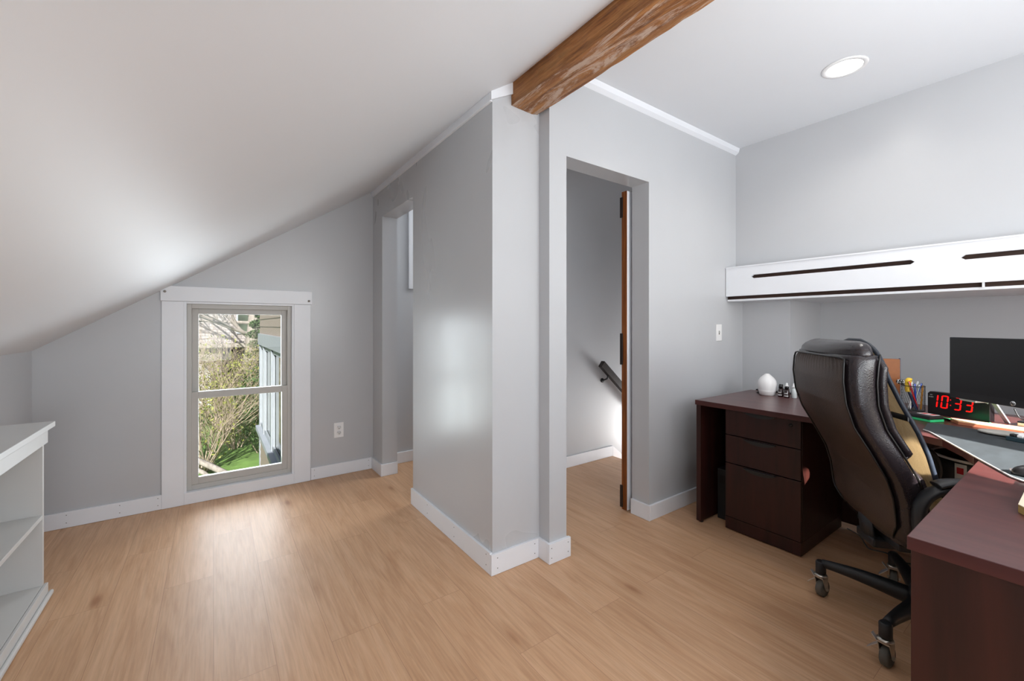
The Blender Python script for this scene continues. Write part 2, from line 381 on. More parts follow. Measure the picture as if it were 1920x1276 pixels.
mb = MB()
mb.prism([(-1.2, YB - 0.3, -0.12), (2.95, YB - 0.3, -0.12), (2.95, YW + 0.14, -0.12), (-1.2, YW + 0.14, -0.12)], (0, 0, 0.12))
mb.box(2.95, 4.3, YB - 0.3, 1.735, -0.12, 0)
mb.box(2.95, 4.3, 2.6, YW + 0.14, -0.12, 0)
struct('floor', mb, M['floor'])
mb = MB()
for k in range(5):
    mb.box(2.95 + 0.24 * k, 3.21 + 0.24 * k, 1.735, 2.6, -0.19 * (k + 1) - 0.03, -0.19 * (k + 1))
    mb.box(2.95 + 0.24 * k - 0.0, 2.97 + 0.24 * k, 1.735, 2.6, -0.19 * (k + 1), -0.19 * k - 0.12 * (k == 0))
mb.box(2.95, 4.3, 1.735, 2.6, -1.3, -1.2)
o = struct('trim_1', mb, M['floor'])

mb = MB()   # ceiling: sloped part, then flat part
xk = -1.3; xm = 1.392
mb.prism([(xk, YB - 0.3, zs(xk)), (xm, YB - 0.3, ZC), (4.4, YB - 0.3, ZC), (4.4, YB - 0.3, ZC + 0.12), (xm - 0.06, YB - 0.3, ZC + 0.12), (xk, YB - 0.3, zs(xk) + 0.15)], (0, YW + 0.15 - (YB - 0.3), 0))
struct('ceiling', mb, M['ceil'])

# window wall with two openings
mb = MB()
y0, y1 = YW, YW + 0.13
wx0, wx1, wz0, wz1 = -0.158, 0.490, 0.075, 1.338
mb.box(-1.0, wx0, y0, y1, 0, 1.9); mb.box(wx1, 1.46, y0, y1, 0, 2.6); mb.box(wx0, wx1, y0, y1, 0, wz0); mb.box(wx0, wx1, y0, y1, wz1, 2.3)
mb.box(1.46, 2.1, y0, y1, 0, 1.58); mb.box(1.46, 2.1, y0, y1, 2.15, 2.6); mb.box(2.1, 4.3, y0, y1, 0, 2.6)
struct('wall_window', mb, M['wall'])
mb = MB(); mb.box(-0.95, -0.84, YB - 0.1, YW, 0, 1.12); struct('wall_knee', mb, M['wall'])
mb = MB()   # partition: left side wall with opening, then front, then doorway wall
mb.box(XP, 1.2, 3.285, YW, 0, 2.6); mb.box(XP, 1.2, 2.66, 3.285, 2.035, 2.6)
mb.box(XP, 1.2, 1.80, 2.66, 0, 2.6); mb.box(XP, 1.38, 1.685, 1.80, 0, 2.6)
struct('wall_partition', mb, M['wall_patched'])
mb = MB()
mb.box(1.365, 1.48, YD, 1.684, 0, 2.6); mb.box(1.38, 1.48, 1.684, 1.731, 0, 2.6)
mb.box(1.48, 2.155, YD, 1.731, 2.05, 2.6); mb.box(2.155, 3.29, YD, 1.731, 0, 2.6); mb.box(3.29, 4.3, YD + 0.03, 1.731, 0, 2.6)
struct('wall_doorway', mb, M['wall'])
mb = MB(); mb.box(1.2, 4.3, 2.6, 2.66, -1.2, 2.6); struct('wall_hall', mb, M['wall'])
mb = MB(); mb.box(4.2, 4.3, 1.731, 2.6, -1.2, 2.6); mb.box(4.2, 4.3, 2.66, YW, 0, 2.6); mb.box(2.95, 4.2, 1.70, 1.731, -1.2, -0.0); struct('wall_stair', mb, M['wall'])
mb = MB()   # right wall: upper part set forward over the alcove
mb.box(XR, 3.92, YB, YD, 1.575, 2.6)
mb.box(3.82, 3.92, YB, 1.278, 0, 1.575)
mb.box(3.29, 3.92, 1.278, YD, 0, 1.575)
struct('wall_right', mb, M['wall'])
mb = MB()
ox = [(1.03, 1.585), (1.78, 2.42)]; oz0, oz1 = 0.95, 2.22
mb.box(-1.0, 1.03, YB - 0.12, YB, 0, 2.6); mb.box(1.585, 1.78, YB - 0.12, YB, 0, 2.6); mb.box(2.42, 3.92, YB - 0.12, YB, 0, 2.6)
for a, b_ in ox: mb.box(a, b_, YB - 0.12, YB, 0, oz0); mb.box(a, b_, YB - 0.12, YB, oz1, 2.6)
struct('wall_back', mb, M['wall'])
for i, (a, b_) in enumerate(ox):
    mb = MB(); t = 0.035
    mb.box(a, a + t, YB - 0.1, YB - 0.06, oz0, oz1); mb.box(b_ - t, b_, YB - 0.1, YB - 0.06, oz0, oz1)
    mb.box(a, b_, YB - 0.1, YB - 0.06, oz0, oz0 + t); mb.box(a, b_, YB - 0.1, YB - 0.06, oz1 - t, oz1); mb.box(a, b_, YB - 0.1, YB - 0.06, 1.58, 1.62)
    struct('window_%d' % (i + 3), mb, M['trim'])

# deep shelf above the desk (fascia with two slots, dark boards behind)
mb = MB()
FX0, FX1 = 3.04, 3.058
ya, yb = YD - 0.004, YB
mb.box(FX0, FX1, yb, ya, 1.390, 1.507); mb.box(FX0, FX1, yb, ya, 1.531, 1.592)
def seg(y_hi, y_lo, ph, pl):     # fascia piece between the slots; ph/pl: pointed slot end there
    pts = [(FX0, y_hi, 1.507), (FX0, y_lo, 1.507)]
    if pl: pts.append((FX0, y_lo + 0.016, 1.519))
    pts.append((FX0, y_lo, 1.531)); pts.append((FX0, y_hi, 1.531))
    if ph: pts.append((FX0, y_hi - 0.016, 1.519))
    mb.prism(pts, (FX1 - FX0, 0, 0))
seg(ya, 1.411, 0, 1); seg(0.606, 0.405, 1, 1); seg(-0.45, yb, 1, 0)
mb.box(FX0 - 0.006, FX1 + 0.06, yb, ya, 1.592, 1.600)
sh = struct('trim_2', mb, M['trim'])
mb = MB(); mb.box(FX1 + 0.012, FX1 + 0.03, yb, ya, 1.368, 1.590); o = mb.build('backing_board', M['slotwood'], sh)
mb = MB(); mb.box(FX1 + 0.004, 3.82, yb, ya, 1.355, 1.368); mb.box(FX1 + 0.03, 3.29, yb, ya, 1.368, 1.574)
mb.box(FX0 + 0.006, FX0 + 0.02, 0.342, 0.350, 1.366, 1.39); mb.build('shelf_underside', M['trim'], sh)

# baseboards
bh, bt = 0.093, 0.014
mb = MB(); mb.box(-0.838, -0.272, YW - bt, YW - 0.0005, 0.001, bh, 0.002); mb.box(0.606, XP - bt, YW - bt, YW - 0.0005, 0.001, bh, 0.002); struct('baseboard_window', mb, M['trim'])
mb = MB()
mb.box(XP - bt, XP - 0.0005, 3.2858, YW - bt - 0.001, 0.001, bh, 0.001); mb.box(XP - bt, 1.2, 3.285 - bt, 3.285 - 0.0005, 0.001, bh, 0.002)
mb.box(1.2, 1.9, YW - 0.02, YW - 0.0005, 0.001, bh, 0.002)
mb.box(XP - bt, XP - 0.0005, 1.6858, 2.66 + bt * 0.3, 0.001, 0.104, 0.001)
mb.box(XP - bt, 1.3495, 1.685 - bt, 1.6845, 0.001, bh + 0.006, 0.001)
mb.box(1.35, 1.3645, YD + 0.0005, 1.6845, 0.001, bh + 0.006, 0.001); mb.box(1.35, 1.494, YD - bt - 0.004, YD - 0.0005, 0.001, bh + 0.006, 0.001)
mb.box(1.4805, 1.494, YD + 0.0005, 1.731, 0.001, bh, 0.001)
struct('baseboard_partition', mb, M['trim'])
mb = MB(); mb.box(2.141, 2.1545, YD - bt, 1.731, 0.001, bh, 0.001); mb.box(2.1552, 3.28, YD - bt, YD - 0.0005, 0.001, bh, 0.002); struct('baseboard_doorway', mb, M['trim'])
mb = MB(); mb.box(1.3, 2.95, 2.583, 2.5995, 0.001, bh, 0.002)
mb.prism([(2.95, 2.583, bh), (4.19, 2.583, bh - 0.98), (4.19, 2.583, bh - 1.2), (2.95, 2.583, -0.12)], (0, 0.0165, 0)); struct('baseboard_hall', mb, M['trim'])
mb = MB(); mb.box(3.806, 3.8195, -1.59, 1.264, 0.001, bh, 0.002); mb.box(3.276, 3.2895, 1.279, YD - 0.014, 0.001, bh, 0.002); struct('baseboard_right', mb, M['trim'])
mb = MB(); mb.box(-0.839, -0.826, -1.59, YW - 0.016, 0.001, bh, 0.002); struct('baseboard_knee', mb, M['trim'])
# nail heads on the baseboards
mb = MB()
for x in (1.10, 1.325): 
    for z in (0.03, 0.078): mb.box(x - 0.002, x + 0.002, 1.6702, 1.6712, z - 0.002, z + 0.002)
for x in (1.365, 1.475):
    for z in (0.03, 0.078): mb.box(x - 0.002, x + 0.002, 1.5860, 1.5869, z - 0.002, z + 0.002)
for x in (-0.70, -0.47, -0.29, 0.63, 1.04):
    for z in (0.03, 0.075): mb.box(x - 0.002, x + 0.002, YW - bt - 0.0008, YW - bt, z - 0.002, z + 0.002)
for y in (1.72, 2.05, 2.4):
    for z in (0.035, 0.085): mb.box(XP - bt - 0.0008, XP - bt, y - 0.002, y + 0.002, z - 0.002, z + 0.002)
struct('trim_3', mb, M['tyre'])
# crown strips
mb = MB()
z1 = zs(XP) + 0.004
mb.box(XP - 0.016, XP - 0.0005, 1.6855, YW - 0.002, z1 - 0.055, z1 - 0.006, 0.001)
mb.prism([(XP - 0.016, 1.669, z1 - 0.055), (1.19, 1.669, zs(1.19) - 0.058), (1.19, 1.669, zs(1.19)), (XP - 0.016, 1.669, zs(XP - 0.016))], (0, 0.0155, 0))
struct('trim_4', mb, M['trim'])
mb = MB(); mb.prism([(1.42, YD - 0.0005, ZC - 0.045), (1.42, YD - 0.022, ZC - 0.028), (1.42, YD - 0.03, ZC - 0.0005), (1.42, YD - 0.0005, ZC - 0.0005)], (XR - 1.42, 0, 0)); struct('trim_5', mb, M['trim'])

# exposed beam
mb = MB()
t = bmesh.new()
ny = 60; bx0, bx1, bz0, bz1 = 1.188, 1.356, 2.252, 2.49
random.seed(3)
rings = []
for i in range(ny + 1):
    y = 1.6835 + (YB + 0.001 - 1.6835) * i / ny; j = lambda s=0.0022: random.uniform(-s, s)
    rings.append([(bx0 + j(), y, bz1), (bx0 + j(), y, bz0 + 0.10), (bx0 + 0.002 + j(), y, bz0 + 0.004 + j(0.001)), (bx0 + 0.07, y, bz0 + j()), (bx1 - 0.04, y, bz0 + j()), (bx1 - 0.003 + j(0.003), y, bz0 + 0.004 + j(0.001)), (bx1 + j(0.001), y, bz0 + 0.1), (bx1, y, bz1)])
vr = [[mb.bm.verts.new(p) for p in r_] for r_ in rings]
for i in range(ny):
    for k in range(7): mb.bm.faces.new([vr[i][k], vr[i][k + 1], vr[i + 1][k + 1], vr[i + 1][k]])
mb.bm.faces.new(vr[0]); mb.bm.faces.new(vr[-1])
tag(mb.build('ceiling_beam', M['timber']), 'rough exposed orange brown timber beam running under the ceiling from the partition post', 'beam')

# ------------------------------------------------------------------ window 1
mb = MB()
cy = YW - 0.018
mb.box(-0.272, -0.158, cy, YW - 0.0005, 0.001, 1.338, 0.002); mb.box(0.490, 0.603, cy, YW - 0.0005, 0.001, 1.338, 0.002)
mb.box(-0.277, 0.613, cy - 0.006, YW - 0.0005, 1.339, 1.437, 0.002); mb.box(-0.158, 0.490, cy, YW - 0.0005, 0.001, 0.066, 0.002)
mb.box(-0.158, -0.145, cy + 0.004, YW + 0.03, 0.07, 1.338, 0.001); mb.box(0.477, 0.490, cy + 0.004, YW + 0.03, 0.07, 1.338, 0.001)
mb.box(-0.145, 0.477, cy + 0.004, YW + 0.03, 1.325, 1.338, 0.001); mb.box(-0.158, 0.490, cy - 0.004, YW + 0.04, 0.066, 0.079, 0.001)
win = struct('window_1', mb, M['trim'])
mb = MB(); fy0, fy1 = YW + 0.018, YW + 0.10
def ring(mb, x0, x1, z0, z1, t, y0, y1, tb=None, tt=None):
    tb = tb or t; tt = tt or t
    mb.box(x0, x0 + t, y0, y1, z0, z1, 0.0015); mb.box(x1 - t, x1, y0, y1, z0, z1, 0.0015)
    mb.box(x0 + t, x1 - t, y0, y1, z0, z0 + tb, 0.0015); mb.box(x0 + t, x1 - t, y0, y1, z1 - tt, z1, 0.0015)
ring(mb, -0.145, 0.477, 0.080, 1.325, 0.026, fy0, fy1, 0.032, 0.03)
mb.build('window_frame', M['vinyl'], win)
mb = MB(); ring(mb, -0.119, 0.451, 0.700, 1.295, 0.036, fy0 + 0.042, fy1 - 0.01, 0.03); u = mb.build('upper_sash', M['vinyl'], win)
mb = MB(); mb.box(-0.084, 0.416, fy0 + 0.06, fy0 + 0.063, 0.729, 1.26); mb.build('pane', M['glass'], u)
mb = MB(); ring(mb, -0.121, 0.453, 0.112, 0.733, 0.038, fy0 + 0.006, fy0 + 0.040, 0.045, 0.045); u = mb.build('lower_sash', M['vinyl'], win)
mb = MB(); mb.box(-0.084, 0.416, fy0 + 0.022, fy0 + 0.025, 0.155, 0.69); mb.build('pane', M['glass'], u)
mb = MB()
for x in (-0.255, 0.59): mb.lathe([(0.008, 0), (0.008, -0.004), (0.003, -0.006), (0.003, -0.014), (0.006, -0.018), (0.0, -0.02)], (x, cy - 0.006, 1.40 if x < 0 else 1.365), 10, 'Y')
mb.build('curtain_hook', M['chrome'], win)

# window 2 in the side room, seen as a sliver
mb = MB(); ring(mb, 1.385, 2.17, 1.50, 2.22, 0.075, YW - 0.018, YW - 0.0005)
w2 = struct('window_2', mb, M['trim'])
mb = MB(); ring(mb, 1.46, 2.1, 1.58, 2.15, 0.04, YW + 0.03, YW + 0.08); mb.build('window_frame', M['plastic_w'], w2)
mb = MB(); mb.box(1.5, 2.06, YW + 0.05, YW + 0.054, 1.62, 2.11); mb.build('pane', M['glass'], w2)

# ------------------------------------------------------------------ door slab behind the doorway wall
mb = MB(); mb.box(2.142, 2.93, 1.76, 1.797, 0.006, 2.035, 0.001); dr = struct('door_1', mb, M['trim'])
mb = MB(); mb.box(2.136, 2.1418, 1.759, 1.798, 0.006, 2.035, 0.001); e_ = mb.build('edge_strip', M['doorwood'], dr); tag(e_, 'bare brown wooden door edge')
for za, zb in ((1.87, 2.0), (0.93, 1.13), (0.02, 0.16)):
    mb = MB(); mb.box(2.129, 2.1358, 1.787, 1.807, za, zb, 0.001); mb.build('hinge', M['railwood'], dr)

# handrail on the hall wall
hr = thing('handrail', 'dark wooden stair handrail bracketed to the hall wall beyond the doorway', 'handrail', (2.745, 2.53, 0.85))
mb = MB(); dl = Vector((1.35, 0, -1.15)); dn_ = dl.normalized(); nrm = Vector((dn_.z * -1, 0, dn_.x)) 
a0 = Vector((0, -0.0175, 0)); 
pts = [a0 - nrm * 0.03, a0 + nrm * 0.03, a0 + nrm * 0.03 + dl, a0 - nrm * 0.03 + dl]
mb.prism(pts, (0, 0.04, 0), 0.003); mb.build('rail', M['railwood'], hr)
for k in (0.13, 1.1):
    mb = MB(); p = dn_ * k - nrm * 0.03
    mb.tube([p, p + Vector((0, 0.01, -0.03)), p + Vector((0, 0.06, -0.05))], 0.006, 8)
    mb.lathe([(0.02, 0.0695), (0.02, 0.062), (0.0, 0.06)], (p.x, 0.0, p.z - 0.05), 12, 'Y'); mb.build('bracket', M['black'], hr)

# outlet and switch
ot = thing('wall_outlet', 'white duplex outlet plate low on the window wall', 'outlet', (0.81, YW, 0.295))
mb = MB(); mb.box(-0.036, 0.036, -0.006, -0.0005, 0, 0.118, 0.002); mb.build('cover_plate', M['plastic_w'], ot)
for z in (0.038, 0.080):
    mb = MB(); mb.lathe([(0.0165, -0.006), (0.0165, -0.009), (0.0, -0.009)], (0, 0, z), 20, 'Y'); r_ = mb.build('socket', M['plastic_w'], ot)
    mb = MB(); mb.box(-0.008, -0.005, -0.0098, -0.009, z, z + 0.009); mb.box(0.005, 0.008, -0.0098, -0.009, z, z + 0.008); mb.box(-0.002, 0.002, -0.0098, -0.009, z - 0.010, z - 0.005); mb.build('slot', M['dark'], r_)
sw = thing('light_switch', 'white toggle light switch plate on the wall beside the doorway', 'light switch', (2.946, YD, 1.07))
mb = MB(); mb.box(-0.036, 0.036, -0.006, -0.0005, 0, 0.118, 0.002); mb.build('cover_plate', M['plastic_w'], sw)
mb = MB(); mb.box(-0.0055, 0.0055, -0.0066, -0.0061, 0.046, 0.072); mb.build('slot', M['tyre'], sw)
mb = MB(); mb.box(-0.004, 0.004, -0.016, -0.007, 0.058, 0.067, 0.001); mb.build('toggle', M['plastic_w'], sw)

# recessed ceiling light
dlx, dly = 2.622, 0.772
cl = thing('recessed_light', 'round white recessed ceiling light glowing above the desk area', 'ceiling light', (dlx, dly, ZC))
mb = MB(); mb.lathe([(0.074, -0.002), (0.076, -0.006), (0.094, -0.005), (0.097, -0.0008)], (0, 0, 0), 40); mb.build('trim_ring', M['plastic_w'], cl)
mb = MB(); mb.lathe([(0.0738, -0.0008), (0.0738, -0.0045), (0.0, -0.0045)], (0, 0, 0), 40); mb.build('diffuser', M['white_lamp'], cl)
l = light('lamp_glow', 'SPOT', (dlx, dly, ZC - 0.02), 16, (1, 0.96, 0.9), direction=(0, 0, -1)); l.data.shadow_soft_size = 0.07; l.data.spot_size = math.radians(150); l.data.spot_blend = 0.8

# ------------------------------------------------------------------ bookcase at the left
bk = thing('bookcase', 'low white painted bookcase against the left knee wall', 'bookcase', (0, 0, 0))
BX0, BX1, BY0, BY1 = -0.824, -0.600, 0.35, 2.665
mb = MB(); mb.box(BX0, -0.572, BY0 - 0.03, BY1 + 0.03, 0.735, 0.758, 0.002); mb.box(BX0, -0.586, BY0 - 0.01, BY1 + 0.014, 0.724, 0.7345, 0.002); mb.build('top', M['shelfpaint'], bk)
for y in (BY0, 1.5, BY1 - 0.018):
    mb = MB(); mb.box(BX0, BX1, y, y + 0.018, 0.005, 0.7235, 0.001); mb.build('side_panel', M['shelfpaint'], bk)
mb = MB(); mb.box(BX0, BX0 + 0.008, BY0 + 0.018, BY1 - 0.018, 0.03, 0.7235); mb.build('back_panel', M['shelfpaint'], bk)
for z in (0.365, 0.062):
    mb = MB(); mb.box(BX0 + 0.008, BX1 - 0.001, 1.5185, BY1 - 0.0185, z - 0.018, z, 0.001); mb.box(BX0 + 0.008, BX1 - 0.001, BY0 + 0.0185, 1.4995, z - 0.018, z, 0.001); mb.build('shelf', M['shelfpaint'], bk)
mb = MB(); mb.box(BX1 + 0.0005, BX1 + 0.012, BY0, BY1, 0.672, 0.7235, 0.001); mb.build('top_rail', M['shelfpaint'], bk)
mb = MB(); mb.box(BX1 + 0.0005, BX1 + 0.012, BY0, BY1 + 0.006, 0.003, 0.062, 0.002); mb.box(BX1 + 0.012, BX1 + 0.026, BY0, BY1 + 0.02, 0.003, 0.022, 0.005); mb.build('base_moulding', M['shelfpaint'], bk)
def edge_faces(o, m):
    o.data.materials.append(m)
    for p in o.data.polygons:
        if p.normal.z < 0.6: p.material_index = 1
# ------------------------------------------------------------------ desks
DZ = 0.735; DT = 0.028
dk = thing('credenza_desk', 'dark mahogany wall desk with a drawer pedestal beneath the long white shelf', 'desk', (0, 0, 0))
mb = MB()
mb.prism([(2.36, 1.430, DZ - DT), (3.05, 1.430, DZ - DT), (3.05, 0.95, DZ - DT), (3.26, 0.95, DZ - DT), (3.26, -0.6, DZ - DT), (2.105, -0.6, DZ - DT), (2.105, 0.262, DZ - DT), (2.20, 0.30, DZ - DT), (2.32, 0.37, DZ - DT), (2.36, 0.45, DZ - DT)], (0, 0, DT), 0.0015)
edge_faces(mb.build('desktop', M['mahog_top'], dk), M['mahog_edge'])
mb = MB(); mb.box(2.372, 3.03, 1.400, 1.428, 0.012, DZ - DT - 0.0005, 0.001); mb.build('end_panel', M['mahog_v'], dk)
mb = MB(); mb.box(3.00, 3.018, -0.55, 1.399, 0.035, DZ - DT - 0.0005); mb.build('modesty_panel', M['mahog_v'], dk)
mb = MB(); mb.lathe([(0.012, 0.0), (0.012, 0.012)], (2.40, 1.414, 0), 12); mb.build('foot', M['black'], dk)
mb = MB(); mb.lathe([(0.012, 0.0), (0.012, 0.012)], (3.0, 1.414, 0), 12); mb.build('foot', M['black'], dk)
px0, py0, py1 = 2.452, 0.897, 1.284
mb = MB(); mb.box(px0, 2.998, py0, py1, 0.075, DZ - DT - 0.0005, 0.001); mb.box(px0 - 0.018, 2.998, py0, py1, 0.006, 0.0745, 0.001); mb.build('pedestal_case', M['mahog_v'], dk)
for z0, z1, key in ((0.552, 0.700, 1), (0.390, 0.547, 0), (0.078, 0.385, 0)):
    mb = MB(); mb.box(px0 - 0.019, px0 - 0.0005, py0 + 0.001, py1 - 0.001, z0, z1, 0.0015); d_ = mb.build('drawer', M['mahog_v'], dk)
    mb = MB(); hw = 0.083; yc = 1.096; pts = []
    for k in range(13):
        a = -1 + 2 * k / 12.0; pts.append((px0 - 0.0195, yc + a * hw, z1 - 0.006 - 0.020 * (1 - a * a) ** 0.8 - 0.002))
    pts += [(px0 - 0.0195, yc + hw, z1 - 0.004), (px0 - 0.0195, yc - hw, z1 - 0.004)]
    mb.prism(pts, (-0.005, 0, 0)); mb.box(px0 - 0.035, px0 - 0.0195, yc - hw, yc + hw, z1 - 0.0075, z1 - 0.003, 0.001)
    mb.build('drawer_pull', M['black'], d_)
    if key:
        mb = MB(); mb.lathe([(0.009, -0.0195), (0.009, -0.022), (0.0, -0.022)], (px0, 0.942, 0.665), 16, 'X'); mb.build('lock', M['blackgloss'], d_)
pd = thing('peninsula_desk', 'dark mahogany desk slab with full end panel in the near right corner', 'desk', (0, 0, 0))
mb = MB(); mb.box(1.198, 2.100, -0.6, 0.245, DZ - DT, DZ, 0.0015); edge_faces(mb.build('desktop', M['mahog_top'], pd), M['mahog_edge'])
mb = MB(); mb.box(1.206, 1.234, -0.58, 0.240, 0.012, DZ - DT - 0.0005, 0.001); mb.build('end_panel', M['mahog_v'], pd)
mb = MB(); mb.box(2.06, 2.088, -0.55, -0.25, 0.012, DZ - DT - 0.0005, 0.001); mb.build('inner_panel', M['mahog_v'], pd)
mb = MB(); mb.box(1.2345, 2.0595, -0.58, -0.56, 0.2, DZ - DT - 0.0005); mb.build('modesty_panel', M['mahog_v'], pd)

mb = MB(); mb.box(2.53, 2.95, 1.296, 1.385, 0.0, 0.305, 0.004); pc = mb.build('computer_tower', M['black']); tag(pc, 'slim black computer case on the floor inside the left end of the desk', 'computer')
mb = MB(); mb.box(2.5285, 2.5295, 1.31, 1.37, 0.22, 0.27); mb.build('front_vent', M['blackgloss'], pc)

# ------------------------------------------------------------------ office chair
CA = math.radians(-50)
ch = thing('office_chair', 'brown black leather executive office chair with its back turned to the room', 'chair', (2.22, 0.40, 0), CA)
# back shell: table z -> rear x, half width, thickness
TB = [(0.405, -0.170, 0.19, 0.05), (0.43, -0.200, 0.235, 0.085), (0.47, -0.217, 0.248, 0.10), (0.58, -0.230, 0.252, 0.10), (0.65, -0.250, 0.252, 0.10), (0.74, -0.297, 0.250, 0.10), (0.82, -0.342, 0.246, 0.10),
      (0.90, -0.368, 0.250, 0.10), (0.98, -0.377, 0.250, 0.105), (1.04, -0.374, 0.246, 0.108), (1.075, -0.366, 0.238, 0.108)]
def sec(z, xr, hw, th, nn=48, e=3.2, wav=0.0):
    out = []
    for k in range(nn):
        a = 2 * PI * k / nn; cx_, sy_ = math.cos(a), math.sin(a)
        x = (abs(cx_) ** (2 / e)) * (1 if cx_ > 0 else -1); y = (abs(sy_) ** (2 / e)) * (1 if sy_ > 0 else -1)
        # wrap the sides slightly forward
        out.append((xr + th / 2 + x * th / 2 + 0.10 * (y * hw) ** 2 / 0.0625 * 0.12, y * hw, z))
    return out
def loft(tab, zs_, mbx, e=3.2, nn=44, caps=True):
    rings = []
    for z in zs_:
        xr, hw, th = lerp_table(tab, z); rings.append([mbx.bm.verts.new(p) for p in sec(z, xr, hw, th, nn, e)])
    fs = []
    for i in range(len(rings) - 1):
        for k in range(nn): fs.append(mbx.bm.faces.new([rings[i][k], rings[i][(k + 1) % nn], rings[i + 1][(k + 1) % nn], rings[i + 1][k]]))
    mbx._new(fs, True)
    mbx._new([mbx.bm.faces.new(rings[0][::-1]), mbx.bm.faces.new(rings[-1])], True)
mb = MB(); loft(TB, [0.405 + 0.67 * k / 40 for k in range(41)], mb, 4.2)
bkr = mb.build('backrest', M['leather'], ch)
# top roll
TR = [(1.068, -0.366, 0.238, 0.106), (1.078, -0.369, 0.240, 0.108), (1.092, -0.365, 0.236, 0.102), (1.105, -0.353, 0.226, 0.088), (1.116, -0.335, 0.205, 0.064), (1.123, -0.318, 0.17, 0.034)]
mb = MB(); loft(TR, [a[0] for a in TR], mb, 2.7); mb.build('head_roll', M['leather'], ch)
# rear panel, slightly proud, gathered at the top
mb = MB(); P = []
for i in range(61):
    z = 0.425 + (1.062 - 0.425) * i / 60; xr, hw, th = lerp_table(TB, z); row = []
    hwp = hw * 0.895 * min(1, 0.80 + (z - 0.425) * 3)
    hwp *= 1 - 0.10 * max(0, (z - 1.025) / 0.037) ** 3
    for j in range(49):
        y = -hwp + 2 * hwp * j / 48; ed = 1 - abs(2 * j / 48 - 1) ** 6
        gather = 0.0035 * math.sin(j * 2.4) * max(0, (z - 0.99) / 0.07) ** 1.5
        row.append((xr + 0.012 * (y / 0.25) ** 2 - 0.007 * ed + 0.004 + gather, y, z))
    P.append(row)
mb.grid(P); rp = mb.build('rear_panel', M['leather_back'], ch)
def edge_pts(side, z0, z1, f, dx=0.0, n_=40):
    out = []
    for i in range(n_ + 1):
        z = z0 + (z1 - z0) * i / n_; xr, hw, th = lerp_table(TB, z); hwp = hw * f * (min(1, 0.80 + (z - 0.425) * 3) if f < 0.9 else 1)
        out.append((xr + dx + 0.012 * (hwp / 0.25) ** 2, side * hwp, z))
    return out
a_ = edge_pts(-1, 0.425, 1.06, 0.897); b2 = edge_pts(1, 0.425, 1.06, 0.897)
mb = MB(); mb.tube(a_ + [(a_[-1][0] - 0.002, -0.19, 1.064)] + [(-0.372, -0.19 + 0.38 * k / 12, 1.066) for k in range(1, 12)] + b2[::-1], 0.0035, 6); mb.build('rear_piping', M['piping'], ch)
for sd in (-1, 1):
    pts = []
    for i in range(41):
        z = 0.44 + 0.64 * i / 40; xr, hw, th = lerp_table(TB, z); pts.append((xr + th * 0.97, sd * (hw * 0.965 + 0.001), z))
    mb = MB(); mb.tube(pts, 0.0035, 6); mb.build('side_piping', M['piping'], ch)
# front cushions
def cushion(name, zc, zh, hw, x_off, th, e=2.6):
    t = bmesh.new(); bmesh.ops.create_uvsphere(t, u_segments=32, v_segments=18, radius=1)
    for v in t.verts:
        s_ = [math.copysign(abs(c) ** (2 / e), c) for c in v.co]; z = zc + s_[2] * zh
        xr, h2, tt = lerp_table(TB, z); v.co = Vector((xr + tt - 0.01 + x_off + s_[0] * th + 0.02 * (s_[1]) ** 2, s_[1] * hw, z))
    mbx = MB(); mbx.merge(t, None, True); return mbx.build(name, M['leather'], ch)
FB = [(0.70, -0.275 + 0.088, 0.10, 0.02), (0.715, -0.285 + 0.082, 0.20, 0.045)] + [(z_, x_ + t_ * 0.86 + 0.002, h_ * 0.93, 0.052) for z_, x_, h_, t_ in TB if 0.73 < z_ < 1.05] + [(1.06, -0.285, 0.21, 0.045), (1.075, -0.28, 0.17, 0.025)]
mb = MB(); loft(FB, [0.70, 0.706, 0.715] + [0.73 + 0.33 * k / 24 for k in range(25)] + [1.068, 1.075], mb, 3.0); mb.build('front_cushion', M['leather'], ch)
cushion('lumbar_cushion', 0.62, 0.10, 0.215, 0.004, 0.045)
# seat
t = bmesh.new(); bmesh.ops.create_uvsphere(t, u_segments=40, v_segments=20, radius=1)
for v in t.verts:
    s_ = [math.copysign(abs(c) ** (2 / 5.0), c) for c in v.co]; v.co = Vector((0.055 + s_[0] * 0.25, s_[1] * 0.245, 0.445 + s_[2] * 0.055 - (0.02 * max(0, s_[0]) ** 3)))
mb = MB(); mb.merge(t, None, True); mb.build('seat', M['leather'], ch)
mb = MB(); mb.box(-0.16, 0.2, -0.14, 0.14, 0.365, 0.392, 0.006); mb.box(-0.2, 0.1, -0.06, 0.06, 0.335, 0.37, 0.008); mb.tube([(-0.12, 0, 0.35), (-0.19, 0, 0.37), (-0.195, 0, 0.44)], 0.022, 10, flat=(2.2, 0.6)); mb.build('seat_mechanism', M['black'], ch)
mb = MB(); mb.lathe([(0.036, 0.10), (0.036, 0.20), (0.025, 0.203), (0.025, 0.335)], (0, 0, 0), 20); mb.build('gas_column', M['black'], ch)
mb = MB(); mb.lathe([(0.03, 0.085), (0.05, 0.09), (0.052, 0.155), (0.044, 0.172), (0.03, 0.176)], (0, 0, 0), 24); mb.build('base_hub', M['black'], ch)
